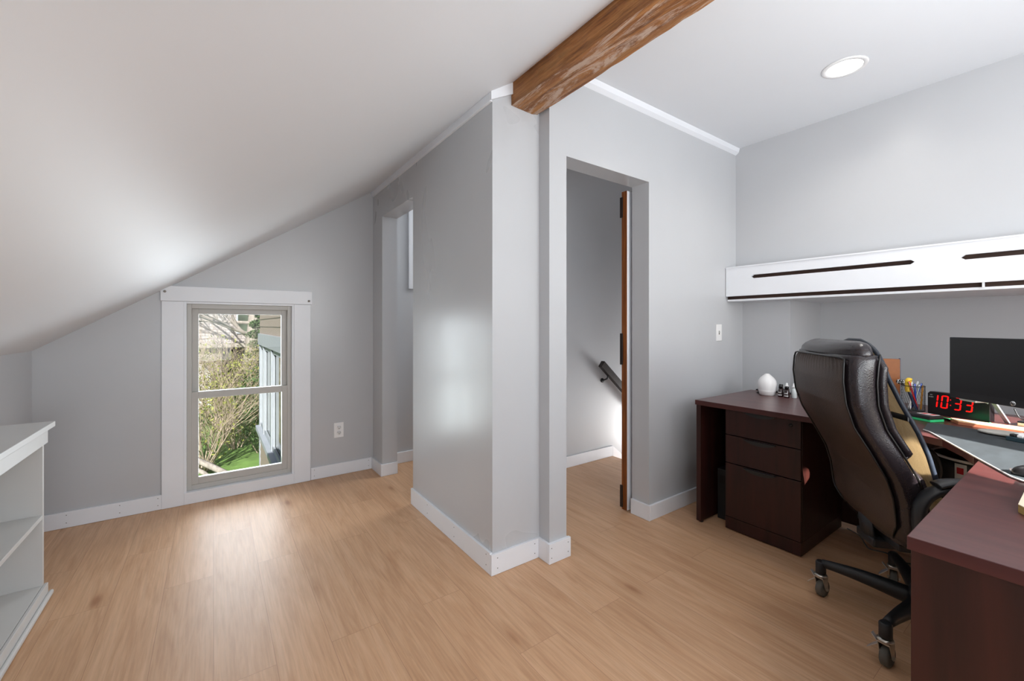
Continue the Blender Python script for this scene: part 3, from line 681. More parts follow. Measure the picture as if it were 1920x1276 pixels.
# arms
for sd in (-1, 1):
    y = sd * 0.275
    pts = smooth_curve([(-0.12, sd * 0.24, 0.425), (-0.165, y, 0.455), (-0.175, y, 0.53), (-0.168, y, 0.595), (-0.13, y, 0.638), (-0.06, y, 0.652), (0.08, y, 0.650), (0.17, y, 0.628), (0.195, y, 0.55), (0.16, y, 0.46), (0.10, sd * 0.24, 0.41)], 6)
    mb = MB(); mb.tube(pts, 0.0165, 12, up=(0, 1, 0), flat=(1.0, 1.6)); ar = mb.build('armrest', M['black'], ch)
    mb = MB(); mb.tube(smooth_curve([(-0.13, y, 0.658), (-0.10, y, 0.669), (-0.04, y, 0.674), (0.06, y, 0.673), (0.12, y, 0.662)], 5), 0.011, 12, up=(0, 1, 0), flat=(0.9, 2.6)); mb.build('arm_pad', M['black'], ar)
# star base and casters
cang = math.atan2(0.32, -0.06) - CA
legR = 0.326
for k in range(5):
    a = cang + k * 2 * PI / 5; d = Vector((math.cos(a), math.sin(a), 0)); pz = Vector((-d.y, d.x, 0))
    mb = MB(); pts = []; rr = []
    for i in range(11):
        t_ = i / 10; pts.append(d * (0.03 + t_ * (legR - 0.035)) + Vector((0, 0, 0.128 + 0.020 * math.sin(t_ * PI * 0.62)))); rr.append(0.038 - 0.020 * t_)
    mb.tube(pts, rr, 10, up=(0, 0, 1), flat=(0.85, 0.95)); mb.lathe([(0.017, 0.102), (0.019, 0.106), (0.019, 0.150), (0.015, 0.155)], tuple(d * legR), 16)
    mb.build('base_leg', M['black'], ch)
    # caster; swivelled by its own angle
    sw_ = [0.7, 0.75, 0.6, 4.0, 1.1][k]; cs = thing('caster', None, None, tuple(d * legR), sw_); cs.parent = ch
    mb = MB(); mb.lathe([(0.012, -0.013), (0.030, -0.013), (0.0355, -0.009), (0.0355, 0.009), (0.030, 0.013), (0.012, 0.013)], (0.012, 0, 0.0355), 24, 'Y'); mb.build('wheel', M['tyre'], cs)
    mb = MB(); mb.lathe([(0.020, 0.090), (0.024, 0.093), (0.024, 0.098), (0.017, 0.1015)], (0, 0, 0), 18)
    for s2 in (-1, 1): mb.prism([(-0.018, s2 * 0.0155, 0.090), (0.020, s2 * 0.0155, 0.090), (0.022, s2 * 0.0155, 0.035), (0.012, s2 * 0.0155, 0.026), (0.002, s2 * 0.0155, 0.035)], (0, s2 * 0.0025, 0))
    mb.box(-0.018, 0.022, -0.018, 0.018, 0.084, 0.090, 0.001); mb.lathe([(0.006, -0.022), (0.006, 0.022)], (0.012, 0, 0.0355), 10, 'Y'); mb.build('fork', M['chrome'], cs)
    mb = MB(); mb.prism([(-0.010, 0.019, 0.072), (0.012, 0.019, 0.072), (0.016, 0.040, 0.052), (0.010, 0.050, 0.040), (-0.008, 0.050, 0.040), (-0.014, 0.040, 0.052)], (0, 0.0015, 0.0025))
    mb.prism([(-0.008, 0.019, 0.078), (0.008, 0.019, 0.078), (0.007, 0.038, 0.100), (-0.007, 0.038, 0.100)], (0, 0.0015, -0.0025)); mb.build('brake_lever', M['silver'], cs)

# mesh lumbar support strapped to the chair
MS = [(0.50, 0.02), (0.565, -0.045), (0.64, -0.082), (0.73, -0.105), (0.81, -0.135), (0.91, -0.185), (1.01, -0.228), (1.06, -0.234), (1.12, -0.232)]
def msx(z): return lerp_table(MS, z)[0]
sp = thing('mesh_back_support', 'tan mesh lumbar support with dark bound edge strapped to the office chair', 'back support', (2.22, 0.40, 0), CA)
def mhw(z): 
    if z > 1.0: return 0.20 * math.sqrt(max(0, 1 - ((z - 1.0) / 0.125) ** 2)) + 0.002
    if z < 0.60: return 0.16 + 0.04 * math.sqrt(max(0, (z - 0.5) / 0.1))
    return 0.20
mb = MB(); P = []
for i in range(49):
    z = 0.50 + 0.622 * i / 48; h_ = mhw(z); row = []
    for j in range(25):
        y = -h_ + 2 * h_ * j / 24; row.append((msx(z) + 0.03 * (1 - (y / 0.2) ** 2) * math.sin(PI * min(1, max(0, (z - 0.5) / 0.6))) * (1 if z < 1.05 else 0.5), y, z))
    P.append(row)
mb.grid(P); so = mb.build('mesh_panel', M['tanmesh'], sp); sm_ = so.modifiers.new('thick', 'SOLIDIFY'); sm_.thickness = 0.003
fr_pts = []
zz = [0.50 + 0.622 * i / 48 for i in range(49)]
fr_pts = [(msx(z), -mhw(z), z) for z in zz] + [(msx(z), mhw(z), z) for z in zz[::-1]] + [(msx(0.5), -mhw(0.5), 0.5)]
mb = MB(); mb.tube(fr_pts, 0.008, 8, flat=(1.0, 0.8)); mb.build('bound_edge', M['binding'], sp)
mb = MB(); pts = [(msx(0.86) + 0.0 + 0.02 * (1 - (y / 0.205) ** 2) - 0.006, y, 0.86 - 0.012 * math.cos(y * 7)) for y in [-0.205 + 0.41 * k / 20 for k in range(21)]]
mb.tube(pts, 0.011, 8, up=(0, 0, 1), flat=(0.2, 1.0)); mb.build('strap', M['black'], sp)
mb = MB(); mb.tube([(msx(1.055) - 0.006, -0.17, 1.055), (msx(1.055) - 0.03, -0.12, 1.06), (-0.27, -0.05, 1.07)], 0.009, 8, up=(0, 0, 1), flat=(0.25, 1.0)); mb.build('strap', M['black'], sp)

# seat pad / folded cloth in the sun on the seat
mb = MB(); P = []
for i in range(15):
    row = []
    for j in range(15):
        u_, v_ = i / 14 - 0.5, j / 14 - 0.5; row.append((0.00 + u_ * 0.22 + 0.01 * math.sin(7 * v_), -0.06 + v_ * 0.24, 0.525 + 0.012 * math.sin(9 * u_ + 4 * v_) + 0.012 * math.cos(11 * v_)))
    P.append(row)
mb.grid(P); o = mb.build('seat_cloth', M['cream']); o.location = (2.22, 0.40, 0); o.rotation_euler = (0, 0, CA); tag(o, 'pale rumpled cloth lying on the seat of the office chair', 'cloth'); o.modifiers.new('t', 'SOLIDIFY').thickness = 0.008

# bin under the corner of the desk
bn = thing('waste_bin', 'round black bin with white rim and red and white label under the desk corner', 'bin', (2.80, 0.32, 0))
mb = MB(); mb.lathe([(0.13, 0.0), (0.135, 0.005), (0.158, 0.55), (0.16, 0.588), (0.154, 0.588), (0.150, 0.55), (0.128, 0.01), (0.0, 0.008)], (0, 0, 0), 36); mb.build('body', M['black'], bn)
mb = MB(); mb.tube([(0.160 * math.cos(a), 0.160 * math.sin(a), 0.591) for a in [2 * PI * k / 40 for k in range(41)]], 0.006, 8); mb.build('rim', M['plastic_w'], bn)
lb = thing('bin_label', None, None, (0, 0, 0)); 
lb.parent = bn
mb = MB()
mb.grid([[(0.1605 * math.cos(a), 0.1605 * math.sin(a), z) for a in [2.72 + 0.05 * k for k in range(6)]] for z in (0.50, 0.578)]); mb.build('paper', M['white'], lb)
mb = MB()
mb.grid([[(0.1620 * math.cos(a), 0.1620 * math.sin(a), z) for a in [2.77 + 0.035 * k for k in range(5)]] for z in (0.535, 0.562)]); mb.build('print', M['red'], lb)

# thin cord on the floor
mb = MB(); mb.tube(smooth_curve([(3.0, 0.87, 0.004), (2.95, 0.80, 0.004), (2.86, 0.75, 0.004), (2.82, 0.72, 0.004), (2.84, 0.66, 0.004), (2.80, 0.58, 0.004), (2.9, 0.45, 0.004), (2.98, 0.3, 0.004)], 6), 0.003, 6)
tag(mb.build('power_cord', M['tyre']), 'thin grey cord lying on the floor under the desk behind the chair', 'cord')

# ------------------------------------------------------------------ things on the desk
mb = MB(); prof = [(0.034, 0.0), (0.039, 0.003), (0.0445, 0.03), (0.0475, 0.05), (0.048, 0.07), (0.044, 0.088), (0.034, 0.104), (0.021, 0.117), (0.013, 0.125), (0.009, 0.128), (0.004, 0.127), (0.003, 0.121)]
df = thing('diffuser', 'white teardrop aroma diffuser on the left end of the wall desk', 'diffuser', (2.905, 1.262, DZ))
mb.lathe([(r_ * 1.12, h_ * 1.06) for r_, h_ in prof], (0, 0, 0), 32); mb.build('cover', M['plastic_w'], df)
mb = MB(); mb.lathe([(0.0385, -0.0), (0.0395, 0.004), (0.0508, 0.031), (0.0502, 0.0325)], (0, 0, 0), 32); mb.build('base', M['plastic_w'], df)
def bottle(loc, body, capm, dropper, label, h_=0.052, rr=0.0150):
    t_ = thing('dropper_bottle', label, 'bottle', loc, 0, 'essential oil bottles beside the diffuser')
    m_ = MB(); m_.lathe([(rr * 0.92, 0), (rr, 0.002), (rr, h_ * 0.78), (rr * 0.75, h_ * 0.9), (rr * 0.55, h_)], (0, 0, 0), 20); m_.build('bottle_body', body, t_)
    m_ = MB()
    if dropper: m_.lathe([(rr * 0.68, h_ + 0.0003), (rr * 0.7, h_ + 0.012), (rr * 0.45, h_ + 0.014), (rr * 0.42, h_ + 0.024), (rr * 0.25, h_ + 0.029), (0.0, h_ + 0.03)], (0, 0, 0), 16)
    else: m_.lathe([(rr * 0.72, h_ + 0.0003), (rr * 0.75, h_ + 0.016), (rr * 0.6, h_ + 0.018), (0.0, h_ + 0.018)], (0, 0, 0), 16)
    m_.build('cap', capm, t_)
    if body is M['amber']:
        m_ = MB(); m_.grid([[((rr + 0.0004) * math.cos(a), (rr + 0.0004) * math.sin(a), z) for a in [PI - 0.9 + 0.3 * k for k in range(7)]] for z in (0.008, 0.016)])
        m_.grid([[((rr + 0.0004) * math.cos(a), (rr + 0.0004) * math.sin(a), z) for a in [PI - 0.7 + 0.28 * k for k in range(6)]] for z in (0.024, 0.031)]); m_.build('label', M['off_led'], t_)
bottle((2.902, 1.182, DZ), M['amber'], M['blackgloss'], 0, 'dark bottle with black cap nearest the diffuser, front row')
bottle((2.884, 1.140, DZ), M['amber'], M['blackgloss'], 0, 'dark bottle with black cap beside the frosted bottle, front row')
bottle((2.965, 1.205, DZ), M['amber'], M['blackgloss'], 0, 'dark black-capped bottle half hidden behind the front row')
bottle((2.965, 1.172, DZ), M['amber'], M['plastic_w'], 1, 'dark bottle with a white dropper bulb behind the front row')
bottle((2.915, 1.112, DZ), M['clear'], M['plastic_w'], 1, 'frosted white dropper bottle at the right end of the bottle group', 0.060)
mb = MB(); mb.tube(smooth_curve([(3.03, 1.35, DZ + 0.004), (2.98, 1.33, DZ + 0.004), (2.94, 1.34, DZ + 0.004), (2.92, 1.31, DZ + 0.004), (2.96, 1.29, DZ + 0.004), (2.99, 1.31, DZ + 0.004), (2.96, 1.345, DZ + 0.004), (2.95, 1.28, DZ + 0.006)], 6), 0.0035, 6)
tag(mb.build('coiled_cord', M['black']), 'black coiled cord on the desk left of the white diffuser', 'cord')
mb = MB(); mb.box(3.052, 3.085, 0.955, 1.40, 0.68, DZ + 0.008, 0.003); tag(mb.build('cable_tray', M['black']), 'black cable tray strip along the rear edge of the wall desk', 'cable tray')

# pen cup
pcx, pcy = 2.995, 0.587
cu = thing('pen_cup', 'black wire mesh pen cup full of pens behind the office chair', 'pen cup', (pcx, pcy, DZ))
mb = MB(); R0 = 0.046
for k in range(28):
    a = 2 * PI * k / 28
    for s2 in (1, -1): mb.tube([(R0 * math.cos(a + s2 * t_ * 0.9), R0 * math.sin(a + s2 * t_ * 0.9), 0.003 + 0.126 * t_) for t_ in (0, 0.25, 0.5, 0.75, 1)], 0.0005, 3, cap=False)
mb.lathe([(R0, 0.0), (R0, 0.003), (0, 0.003)], (0, 0, 0), 28); mb.build('mesh_wall', M['black'], cu)
mb = MB(); mb.tube([((R0) * math.cos(a), (R0) * math.sin(a), 0.130) for a in [2 * PI * k / 28 for k in range(29)]], 0.002, 6); mb.build('rim', M['black'], cu)
random.seed(11)
pens = [('blue', 'bright blue pen leaning in the pen cup'), ('blue', 'second blue pen beside the pencil in the pen cup'), ('red', 'red pen among the blue pens in the pen cup'), ('navy', 'dark navy pen at the left of the pen cup'), ('black', 'black pen with its clip up in the pen cup'),
        ('orange', 'orange wooden pencil at the right side of the pen cup'), ('clear', 'clear plastic pen in the pen cup'), ('navy', 'navy pen leaning behind the red pen'), ('white', 'white capped marker in the pen cup'), ('clear', 'clear ballpoint at the back of the pen cup')]
angs = [200, 250, 165, 120, 300, 262, 230, 90, 20, 340]
for (cn, lb_), ag in zip(pens, angs):
    a = math.radians(ag); rb = 0.020; rt = 0.036; q0 = Vector((rb * math.cos(a + 2.4), rb * math.sin(a + 2.4), 0.006)); q1 = Vector((rt * math.cos(a), rt * math.sin(a), random.uniform(0.134, 0.156)))
    if cn == 'orange': q0 = Vector((0.03 * math.cos(a), 0.03 * math.sin(a), 0.006)); q1 = Vector((0.038 * math.cos(a), 0.038 * math.sin(a), 0.134))
    mb = MB(); mb.tube([q0, q0.lerp(q1, 0.08), q0.lerp(q1, 0.7), q0.lerp(q1, 0.97), q1], [0.001, 0.004, 0.0042, 0.0042, 0.002], 8)
    p_ = mb.build('pencil' if cn == 'orange' else 'pen', M[cn]); p_.location = (pcx, pcy, DZ); tag(p_, lb_, 'pencil' if cn == 'orange' else 'pen', 'pens standing in the wire mesh cup')
    if cn != 'orange':
        mb = MB(); dd = (q1 - q0).normalized(); mb.tube([q0.lerp(q1, 0.75) + Vector((-0.005, 0, 0)), q1 + Vector((-0.005, 0, -0.002))], 0.0011, 4); mb.build('clip', M['silver'], p_)
mb = MB(); mb.tube(smooth_curve([(-0.012, 0.018, 0.098), (-0.016, 0.019, 0.136), (-0.02, 0.016, 0.152), (-0.022, 0.008, 0.161), (-0.022, 0.004, 0.156)], 4), [0.011] * 8 + [0.014] * 4 + [0.012, 0.011, 0.009, 0.006, 0.004], 14)
o = mb.build('yellow_marker', M['yellow']); o.location = (pcx, pcy, DZ); tag(o, 'chunky yellow round-topped marker sticking out of the pen cup', 'marker')
t = bmesh.new(); bmesh.ops.create_icosphere(t, subdivisions=4, radius=0.017)
for v in t.verts: v.co *= 1 + 0.12 * math.sin(v.co.x * 500) * math.sin(v.co.y * 420)
mb = MB(); mb.merge(t, Matrix.Translation((pcx - 0.028, pcy + 0.044, DZ + 0.148)) @ Matrix.Scale(0.75, 4, (0, 0, 1)), True); tag(mb.build('patterned_pompom', M['zebra']), 'black and white patterned ball resting on the rim of the pen cup', 'ornament')

nb = thing('leather_notebook', 'brown leather notebook standing upright behind the pen cup', 'notebook', (3.05, 0.66, DZ), math.radians(20))
mb = MB(); mb.box(0.0, 0.008, -0.01, 0.20, 0, 0.262, 0.003); mb.build('cover', M['tan'], nb)
mb = MB(); mb.box(0.0085, 0.022, -0.006, 0.196, 0.003, 0.262, 0.001); mb.box(0.0085, 0.024, -0.013, -0.0065, 0.0, 0.266, 0.001); mb.build('back_cover', M['navy'], nb)

# digital clock
ckd = Vector((2.975 - 2.905, 0.535 - 0.335, 0)).normalized(); ck_ang = math.atan2(-ckd.y, -ckd.x)   # local x runs to the right as seen
ck = thing('digital_clock', 'black digital alarm clock with glowing red digits behind the monitor', 'clock', (2.965, 0.527, DZ), ck_ang)
# local: x right, y away from viewer (-normal), z up
mb = MB(); t = bmesh.new()
mb.prism([(0.002, 0, 0.0), (0.225, 0, 0.0), (0.232, 0, 0.008), (0.232, 0, 0.104), (0.222, 0, 0.113), (0.010, 0, 0.113), (0.0, 0, 0.103), (0.0, 0, 0.006)], (0, 0.035, 0), 0.002)
CKF = 1
body = mb.build('case', M['blackgloss'], ck)
yF = -0.0006
def digit(mbx, x, z, on, w_=0.024, h_=0.064, t_=0.0055):
    S = {'a': (x, x + w_, z + h_ - t_, z + h_), 'g': (x, x + w_, z + h_ / 2 - t_ / 2, z + h_ / 2 + t_ / 2), 'd': (x, x + w_, z, z + t_),
         'f': (x - 0.002, x + t_ - 0.002, z + h_ / 2, z + h_), 'e': (x - 0.002, x + t_ - 0.002, z, z + h_ / 2), 'b': (x + w_ - t_ + 0.002, x + w_ + 0.002, z + h_ / 2, z + h_), 'c': (x + w_ - t_ + 0.002, x + w_ + 0.002, z, z + h_ / 2)}
    for s_ in on:
        x0, x1, z0, z1 = S[s_]; hz = s_ in 'agd'; g_ = 0.0016; e_ = 0.003
        sl = lambda q: q * 0.10
        if hz: pts = [(x0 + g_, (z0 + z1) / 2), (x0 + g_ + e_, z0), (x1 - g_ - e_, z0), (x1 - g_, (z0 + z1) / 2), (x1 - g_ - e_, z1), (x0 + g_ + e_, z1)]
        else: pts = [((x0 + x1) / 2, z0 + g_), (x1, z0 + g_ + e_), (x1, z1 - g_ - e_), ((x0 + x1) / 2, z1 - g_), (x0, z1 - g_ - e_), (x0, z0 + g_ + e_)]
        mbx.prism([(px + (pz_ - z) * 0.10, yF, pz_) for px, pz_ in pts], (0, -0.0008, 0))
mb = MB()
digit(mb, 0.014, 0.036, 'bc'); digit(mb, 0.054, 0.036, 'abcdef'); digit(mb, 0.104, 0.036, 'abgcd'); digit(mb, 0.146, 0.036, 'abgcd')
for z in (0.054, 0.080): mb.prism([(0.090, yF, z), (0.094, yF, z), (0.094, yF, z + 0.004), (0.090, yF, z + 0.004)], (0, -0.0008, 0))
mb.build('digits', M['red_led'], ck)
FX = Matrix.Rotation(PI / 2, 4, 'X')
flip = Matrix(((1, 0, 0, 0), (0, 1, 0, 0), (0, 0, 1, 0), (0, 0, 0, 1)))
text_mesh('PM', 0.007, M['off_led'], 'pm_text', ck, Matrix.Translation((0.016, -0.001, 0.096)) @ FX)
text_mesh('ALARM', 0.006, M['off_led'], 'alarm_text', ck, Matrix.Translation((0.015, -0.001, 0.086)) @ FX)

# monitor: plane contains the camera's line of sight roughly; width direction d
mon_dir = Vector((-0.578, -0.816, 0)); mang = math.atan2(mon_dir.y, mon_dir.x)
mo = thing('computer_monitor', 'black flat computer monitor at the right edge of the desk', 'monitor', (2.81, 0.425, DZ), mang)
# local x: left to right along the screen, local -y ... away, screen faces +y? (checked in build)
W_, Z0, Z1 = 0.50, 0.112, 0.391
ML = []
mb = MB(); mb.box(0, W_, 0.0, 0.022, Z0, Z1, 0.002); sc_ = mb.build('housing', M['black'], mo)
mb = MB(); mb.box(0.006, W_ - 0.006, -0.0012, -0.0002, Z0 + 0.03, Z1 - 0.006); mb.build('screen', M['screen'], mo)
lg = bpy.data.objects.new('logo', None); C.objects.link(lg); lg.parent = mo; lg.location = (0.250, -0.0005, Z0 + 0.0145)
mb = MB(); mb.lathe([(0.0095, 0.0002), (0.0095, -0.0012), (0, -0.0012)], (0, 0, 0), 28, 'Y'); mb.build('logo_disc', M['silver'], lg)
text_mesh('hp', 0.0155, M['black'], 'logo_letters', lg, Matrix.Translation((0, -0.0016, 0.0006)) @ FX, shear=0.25)
mb = MB()
for (ax, bx_, by_) in ((0.03, 0.0, 0.183), (0.06, 0.045, 0.204)):
    mb.prism([(ax, 0.118, 0.105), (ax + 0.02, 0.118, 0.105), (bx_ + 0.02, by_, 0.001), (bx_, by_, 0.001)], (0, 0.008, 0), 0.001)
mb.box(0.02, 0.09, 0.0225, 0.13, 0.10, 0.17, 0.003)
mb.build('stand_legs', M['silver'], mo)
mb = MB(); mb.tube(smooth_curve([(0.22, 0.04, 0.10), (0.24, 0.05, 0.06), (0.30, 0.07, 0.075), (0.42, 0.09, 0.12)], 5), 0.0025, 6); mb.build('cable', M['black'], mo)

# desk mat
mb = MB()
mp_ = [(1.873, 0.105), (1.878, 0.138), (1.90, 0.160), (2.025, 0.223), (2.19, 0.305), (2.43, 0.425), (2.46, 0.45), (2.64, 0.468), (2.66, 0.44), (2.62, 0.1), (2.60, -0.35), (2.1, -0.45), (1.95, -0.40)]
mb.prism([(x, y, DZ + 0.0008) for x, y in mp_], (0, 0, 0.004)); dm = mb.build('desk_mat', M['deskmat']); tag(dm, 'large dark grey desk mat spread across both desk tops under the keyboard', 'desk mat')
mb = MB(); mb.tube([(x, y, DZ + 0.0035) for x, y in mp_[:7]], 0.0028, 6); mb.build('stitched_edge', M['matedge'], dm)
MZ = DZ + 0.0053
# black boxes / papers
def P2(x, y, ang): return (x, y, DZ), ang
o = thing('black_case', 'flat black case with a green base and a white card on top beside the clock', 'case', (2.74, 0.50, DZ), math.radians(65))
mb = MB(); mb.box(-0.055, 0.055, -0.04, 0.04, 0.0005, 0.012, 0.002); mb.build('base', M['green'], o)
mb = MB(); mb.box(-0.055, 0.055, -0.038, 0.042, 0.0125, 0.028, 0.003); mb.build('lid', M['black'], o)
mb = MB(); mb.box(-0.045, 0.02, -0.03, 0.012, 0.0282, 0.0292); c_ = mb.build('card', M['white'], o)
mb = MB(); mb.box(-0.038, -0.022, -0.024, 0.006, 0.0293, 0.0297); mb.box(-0.008, 0.012, -0.024, 0.006, 0.0293, 0.0297); mb.build('card_print', M['red'], c_)
mb = MB(); P = []
for i in range(10):
    row = []
    for j in range(6): u_, v_ = i / 9, j / 5; row.append((2.86 - 0.07 * v_ + 0.005 * u_, 0.455 - 0.15 * u_ - 0.01 * v_, DZ + 0.003 + 0.012 * (2 * u_ - 1) ** 2 * v_ + 0.003 * v_))
    P.append(row)
mb.grid(P); g_ = mb.build('green_paper', M['green']); g_.modifiers.new('t', 'SOLIDIFY').thickness = 0.0025; tag(g_, 'curled bright green paper pad in front of the digital clock', 'paper')
o = thing('wooden_board', 'thin tan board with a pale top lying behind the desk mat', 'board', (0, 0, 0))
mb = MB(); mb.prism([(2.735, 0.385, DZ + 0.0125), (2.80, 0.42, DZ + 0.0125), (2.80, 0.12, DZ + 0.0125), (2.69, 0.10, DZ + 0.0125)], (0, 0, 0.003)); mb.build('pale_sheet', M['paleboard'], o)
mb = MB(); mb.prism([(2.735, 0.386, DZ + 0.0005), (2.80, 0.421, DZ + 0.0005), (2.80, 0.119, DZ + 0.0005), (2.689, 0.099, DZ + 0.0005)], (0, 0, 0.0118)); mb.build('board_core', M['boardedge'], o)
t = bmesh.new(); bmesh.ops.create_uvsphere(t, u_segments=32, v_segments=12, radius=1)
for v in t.verts: v.co = Vector((v.co.x * 0.042, v.co.y * 0.075, math.copysign(abs(v.co.z) ** 0.5, v.co.z) * 0.008))
mb = MB(); mb.merge(t, Matrix.Translation((2.585, 0.235, MZ + 0.0085)) @ Matrix.Rotation(0.08, 4, 'Z'), True); tag(mb.build('wrist_pad', M['greymat']), 'light grey oval wrist pad on the desk mat behind the keyboard', 'wrist pad')
kb = thing('keyboard', 'dark keyboard with white keycaps at the right edge of the desk mat', 'keyboard', (2.485, 0.225, MZ), math.radians(-113))
mb = MB(); mb.prism([(0, 0, 0), (0.36, 0, 0), (0.36, 0.13, 0), (0, 0.13, 0)], (0, 0, 0.016), 0.002); mb.build('case', M['teal'], kb)
for r_ in range(5):
    for k in range(18):
        if (r_ * 18 + k) % 1 == 0 and (k < 17):
            x0 = 0.006 + k * 0.0205; y0_ = 0.008 + r_ * 0.0235
            mb = MB(); mb.box(x0, x0 + 0.0175, y0_, y0_ + 0.0195, 0.0162, 0.026, 0.002, 1); kk = mb.build('key', M['plastic_w'] if (r_ + k) % 3 else M['black'], kb)
ms = thing('computer_mouse', 'black mouse with silver side near the front corner of the desk mat', 'mouse', (1.955, 0.115, MZ), math.radians(-60))
t = bmesh.new(); bmesh.ops.create_uvsphere(t, u_segments=28, v_segments=14, radius=1)
for v in t.verts: v.co = Vector((v.co.x * 0.055, v.co.y * 0.031, max(0, v.co.z) ** 0.7 * 0.032 if v.co.z > 0 else 0))
mb = MB(); mb.merge(t, None, True); mb.build('shell', M['blackgloss'], ms)
mb = MB(); mb.tube([(-0.045, 0.026, 0.008), (-0.01, 0.0325, 0.009), (0.03, 0.028, 0.008)], 0.004, 8); mb.build('side_strip', M['silver'], ms)
mb = MB(); mb.lathe([(0.008, -0.003), (0.008, 0.003)], (0.03, 0, 0.027), 16, 'Y'); mb.build('scroll_wheel', M['tyre'], ms)
npd = thing('notepad', 'thick cream notepad on the near desk at the right edge of the picture', 'notepad', (0, 0, 0))
mb = MB(); q = [(1.565, 0.122), (1.865, 0.122), (1.86, -0.10), (1.50, -0.10), (1.545, 0.108)]
mb.prism([(x, y, DZ + 0.0185) for x, y in q], (0, 0, 0.0015)); mb.build('top_sheet', M['cream'], npd)
mb = MB(); mb.prism([(x, y, DZ + 0.0005) for x, y in q], (0, 0, 0.018)); mb.build('pages', M['paperedge'], npd)
tr_ = thing('sorting_tray', 'shallow black tray with small coloured bits beside the monitor stand', 'tray', (2.915, 0.075, DZ), math.radians(-105))
mb = MB(); mb.box(-0.15, 0.12, -0.04, 0.04, 0.0005, 0.014, 0.002); mb.build('base', M['paleboard'], tr_)
mb = MB(); mb.box(-0.15, 0.12, -0.04, 0.04, 0.0145, 0.022, 0.002); mb.build('lid', M['black'], tr_)
for x, y, cn in ((-0.11, -0.01, 'orange'), (-0.06, 0.02, 'white'), (-0.02, -0.02, 'red'), (0.03, 0.01, 'white'), (0.06, -0.01, 'green')):
    mb = MB(); mb.box(x, x + 0.02, y, y + 0.008, 0.0222, 0.0242, 0.0005); mb.build('sticker', M[cn], tr_)

# ------------------------------------------------------------------ outside the window
GZ = -2.6
mb = MB(); P = [[(x, y, GZ + 0.05 * math.sin(x * 0.7) * math.cos(y * 0.5)) for x in range(-30, 41, 2)] for y in range(4, 61, 2)]
mb.grid(P); o = mb.build('lawn_ground', M['grass']); o['kind'] = 'structure'
wg = thing('porch_wing', 'beige sided wing of the house with a row of tall white porch windows', 'house wing', (0, 0, 0))
PX = 0.78; YE = 10.0; YS = 3.8
mb = MB()
k = 0; z = 1.02
while z < 3.4: 
    mb.prism([(PX, YS, z), (PX - 0.012, YS, z), (PX - 0.002, YS, z + 0.14), (PX, YS, z + 0.14)], (0, YE - YS, 0)); z += 0.14
z = -2.58
while z < -0.98:
    mb.prism([(PX, YS, z), (PX - 0.012, YS, z), (PX - 0.002, YS, z + 0.14), (PX, YS, z + 0.14)], (0, YE - YS, 0)); z += 0.14
mb.box(PX, PX + 2.5, YS, YE, 1.0, 3.4); mb.box(PX, PX + 2.5, YS, YE, -2.6, -0.92); mb.build('siding', M['siding'], wg)
mb = MB(); mb.box(PX - 0.04, PX + 0.05, YS, YE + 0.03, 0.80, 1.02); mb.box(PX - 0.08, PX + 0.05, YS, YE + 0.03, -0.93, -0.85)
yy = YS + 0.1
k = 0
while yy < YE - 0.3:
    mb.box(PX - 0.02, PX + 0.06, yy, yy + 0.13, -0.85, 0.80); yy += 1.3
mb.box(PX - 0.02, PX + 0.06, YE - 0.14, YE + 0.02, -2.6, 0.80); mb.build('white_framing', M['bluewhite'], wg)
mb = MB(); yy = YS + 0.23
while yy < YE - 0.4:
    ring_y = (yy, min(yy + 1.17, YE - 0.14)); 
    mb.box(PX + 0.0, PX + 0.03, ring_y[0], ring_y[0] + 0.06, -0.85, 0.80); mb.box(PX + 0.0, PX + 0.03, ring_y[1] - 0.06, ring_y[1], -0.85, 0.80); mb.box(PX, PX + 0.03, ring_y[0], ring_y[1], -0.85, -0.77); mb.box(PX, PX + 0.03, ring_y[0], ring_y[1], 0.72, 0.80)
    yy += 1.3
mb.build('sash_frame', M['bluewhite'], wg)
mb = MB(); mb.box(PX + 0.035, PX + 0.045, YS, YE - 0.14, -0.85, 0.8); mb.build('glazing', M['porchglass'], wg)

nh = thing('neighbour_house', 'grey shingled neighbouring house behind the garden seen through the window', 'house', (0, 0, 0))
mb = MB(); mb.box(-9, 6, 27, 34, GZ, 3.2); mb.build('wall', M['shingle'], nh)
mb = MB(); mb.prism([(-9.5, 26.2, 3.0), (-9.5, 30.5, 6.2), (-9.5, 34.8, 3.0)], (16, 0, 0)); mb.build('roof', M['bark'], nh)
mb = MB(); mb.box(-9, 1.9, 26.4, 27, 0.05, 0.25); mb.box(-1.0, 0.9, 26.9, 26.98, -1.6, 0.05); mb.build('porch_eave', M['bark'], nh)
mb = MB(); mb.box(0.35, 1.25, 26.88, 26.97, -2.0, 0.0); mb.build('dark_doorway', M['dark'], nh)
mb = MB(); mb.box(1.0, 1.6, 26.9, 26.98, 0.75, 1.9); wf = mb.build('window', M['bluewhite'], nh)
mb = MB(); mb.box(1.07, 1.53, 26.87, 26.895, 0.85, 1.8); mb.build('pane', M['porchglass'], wf)

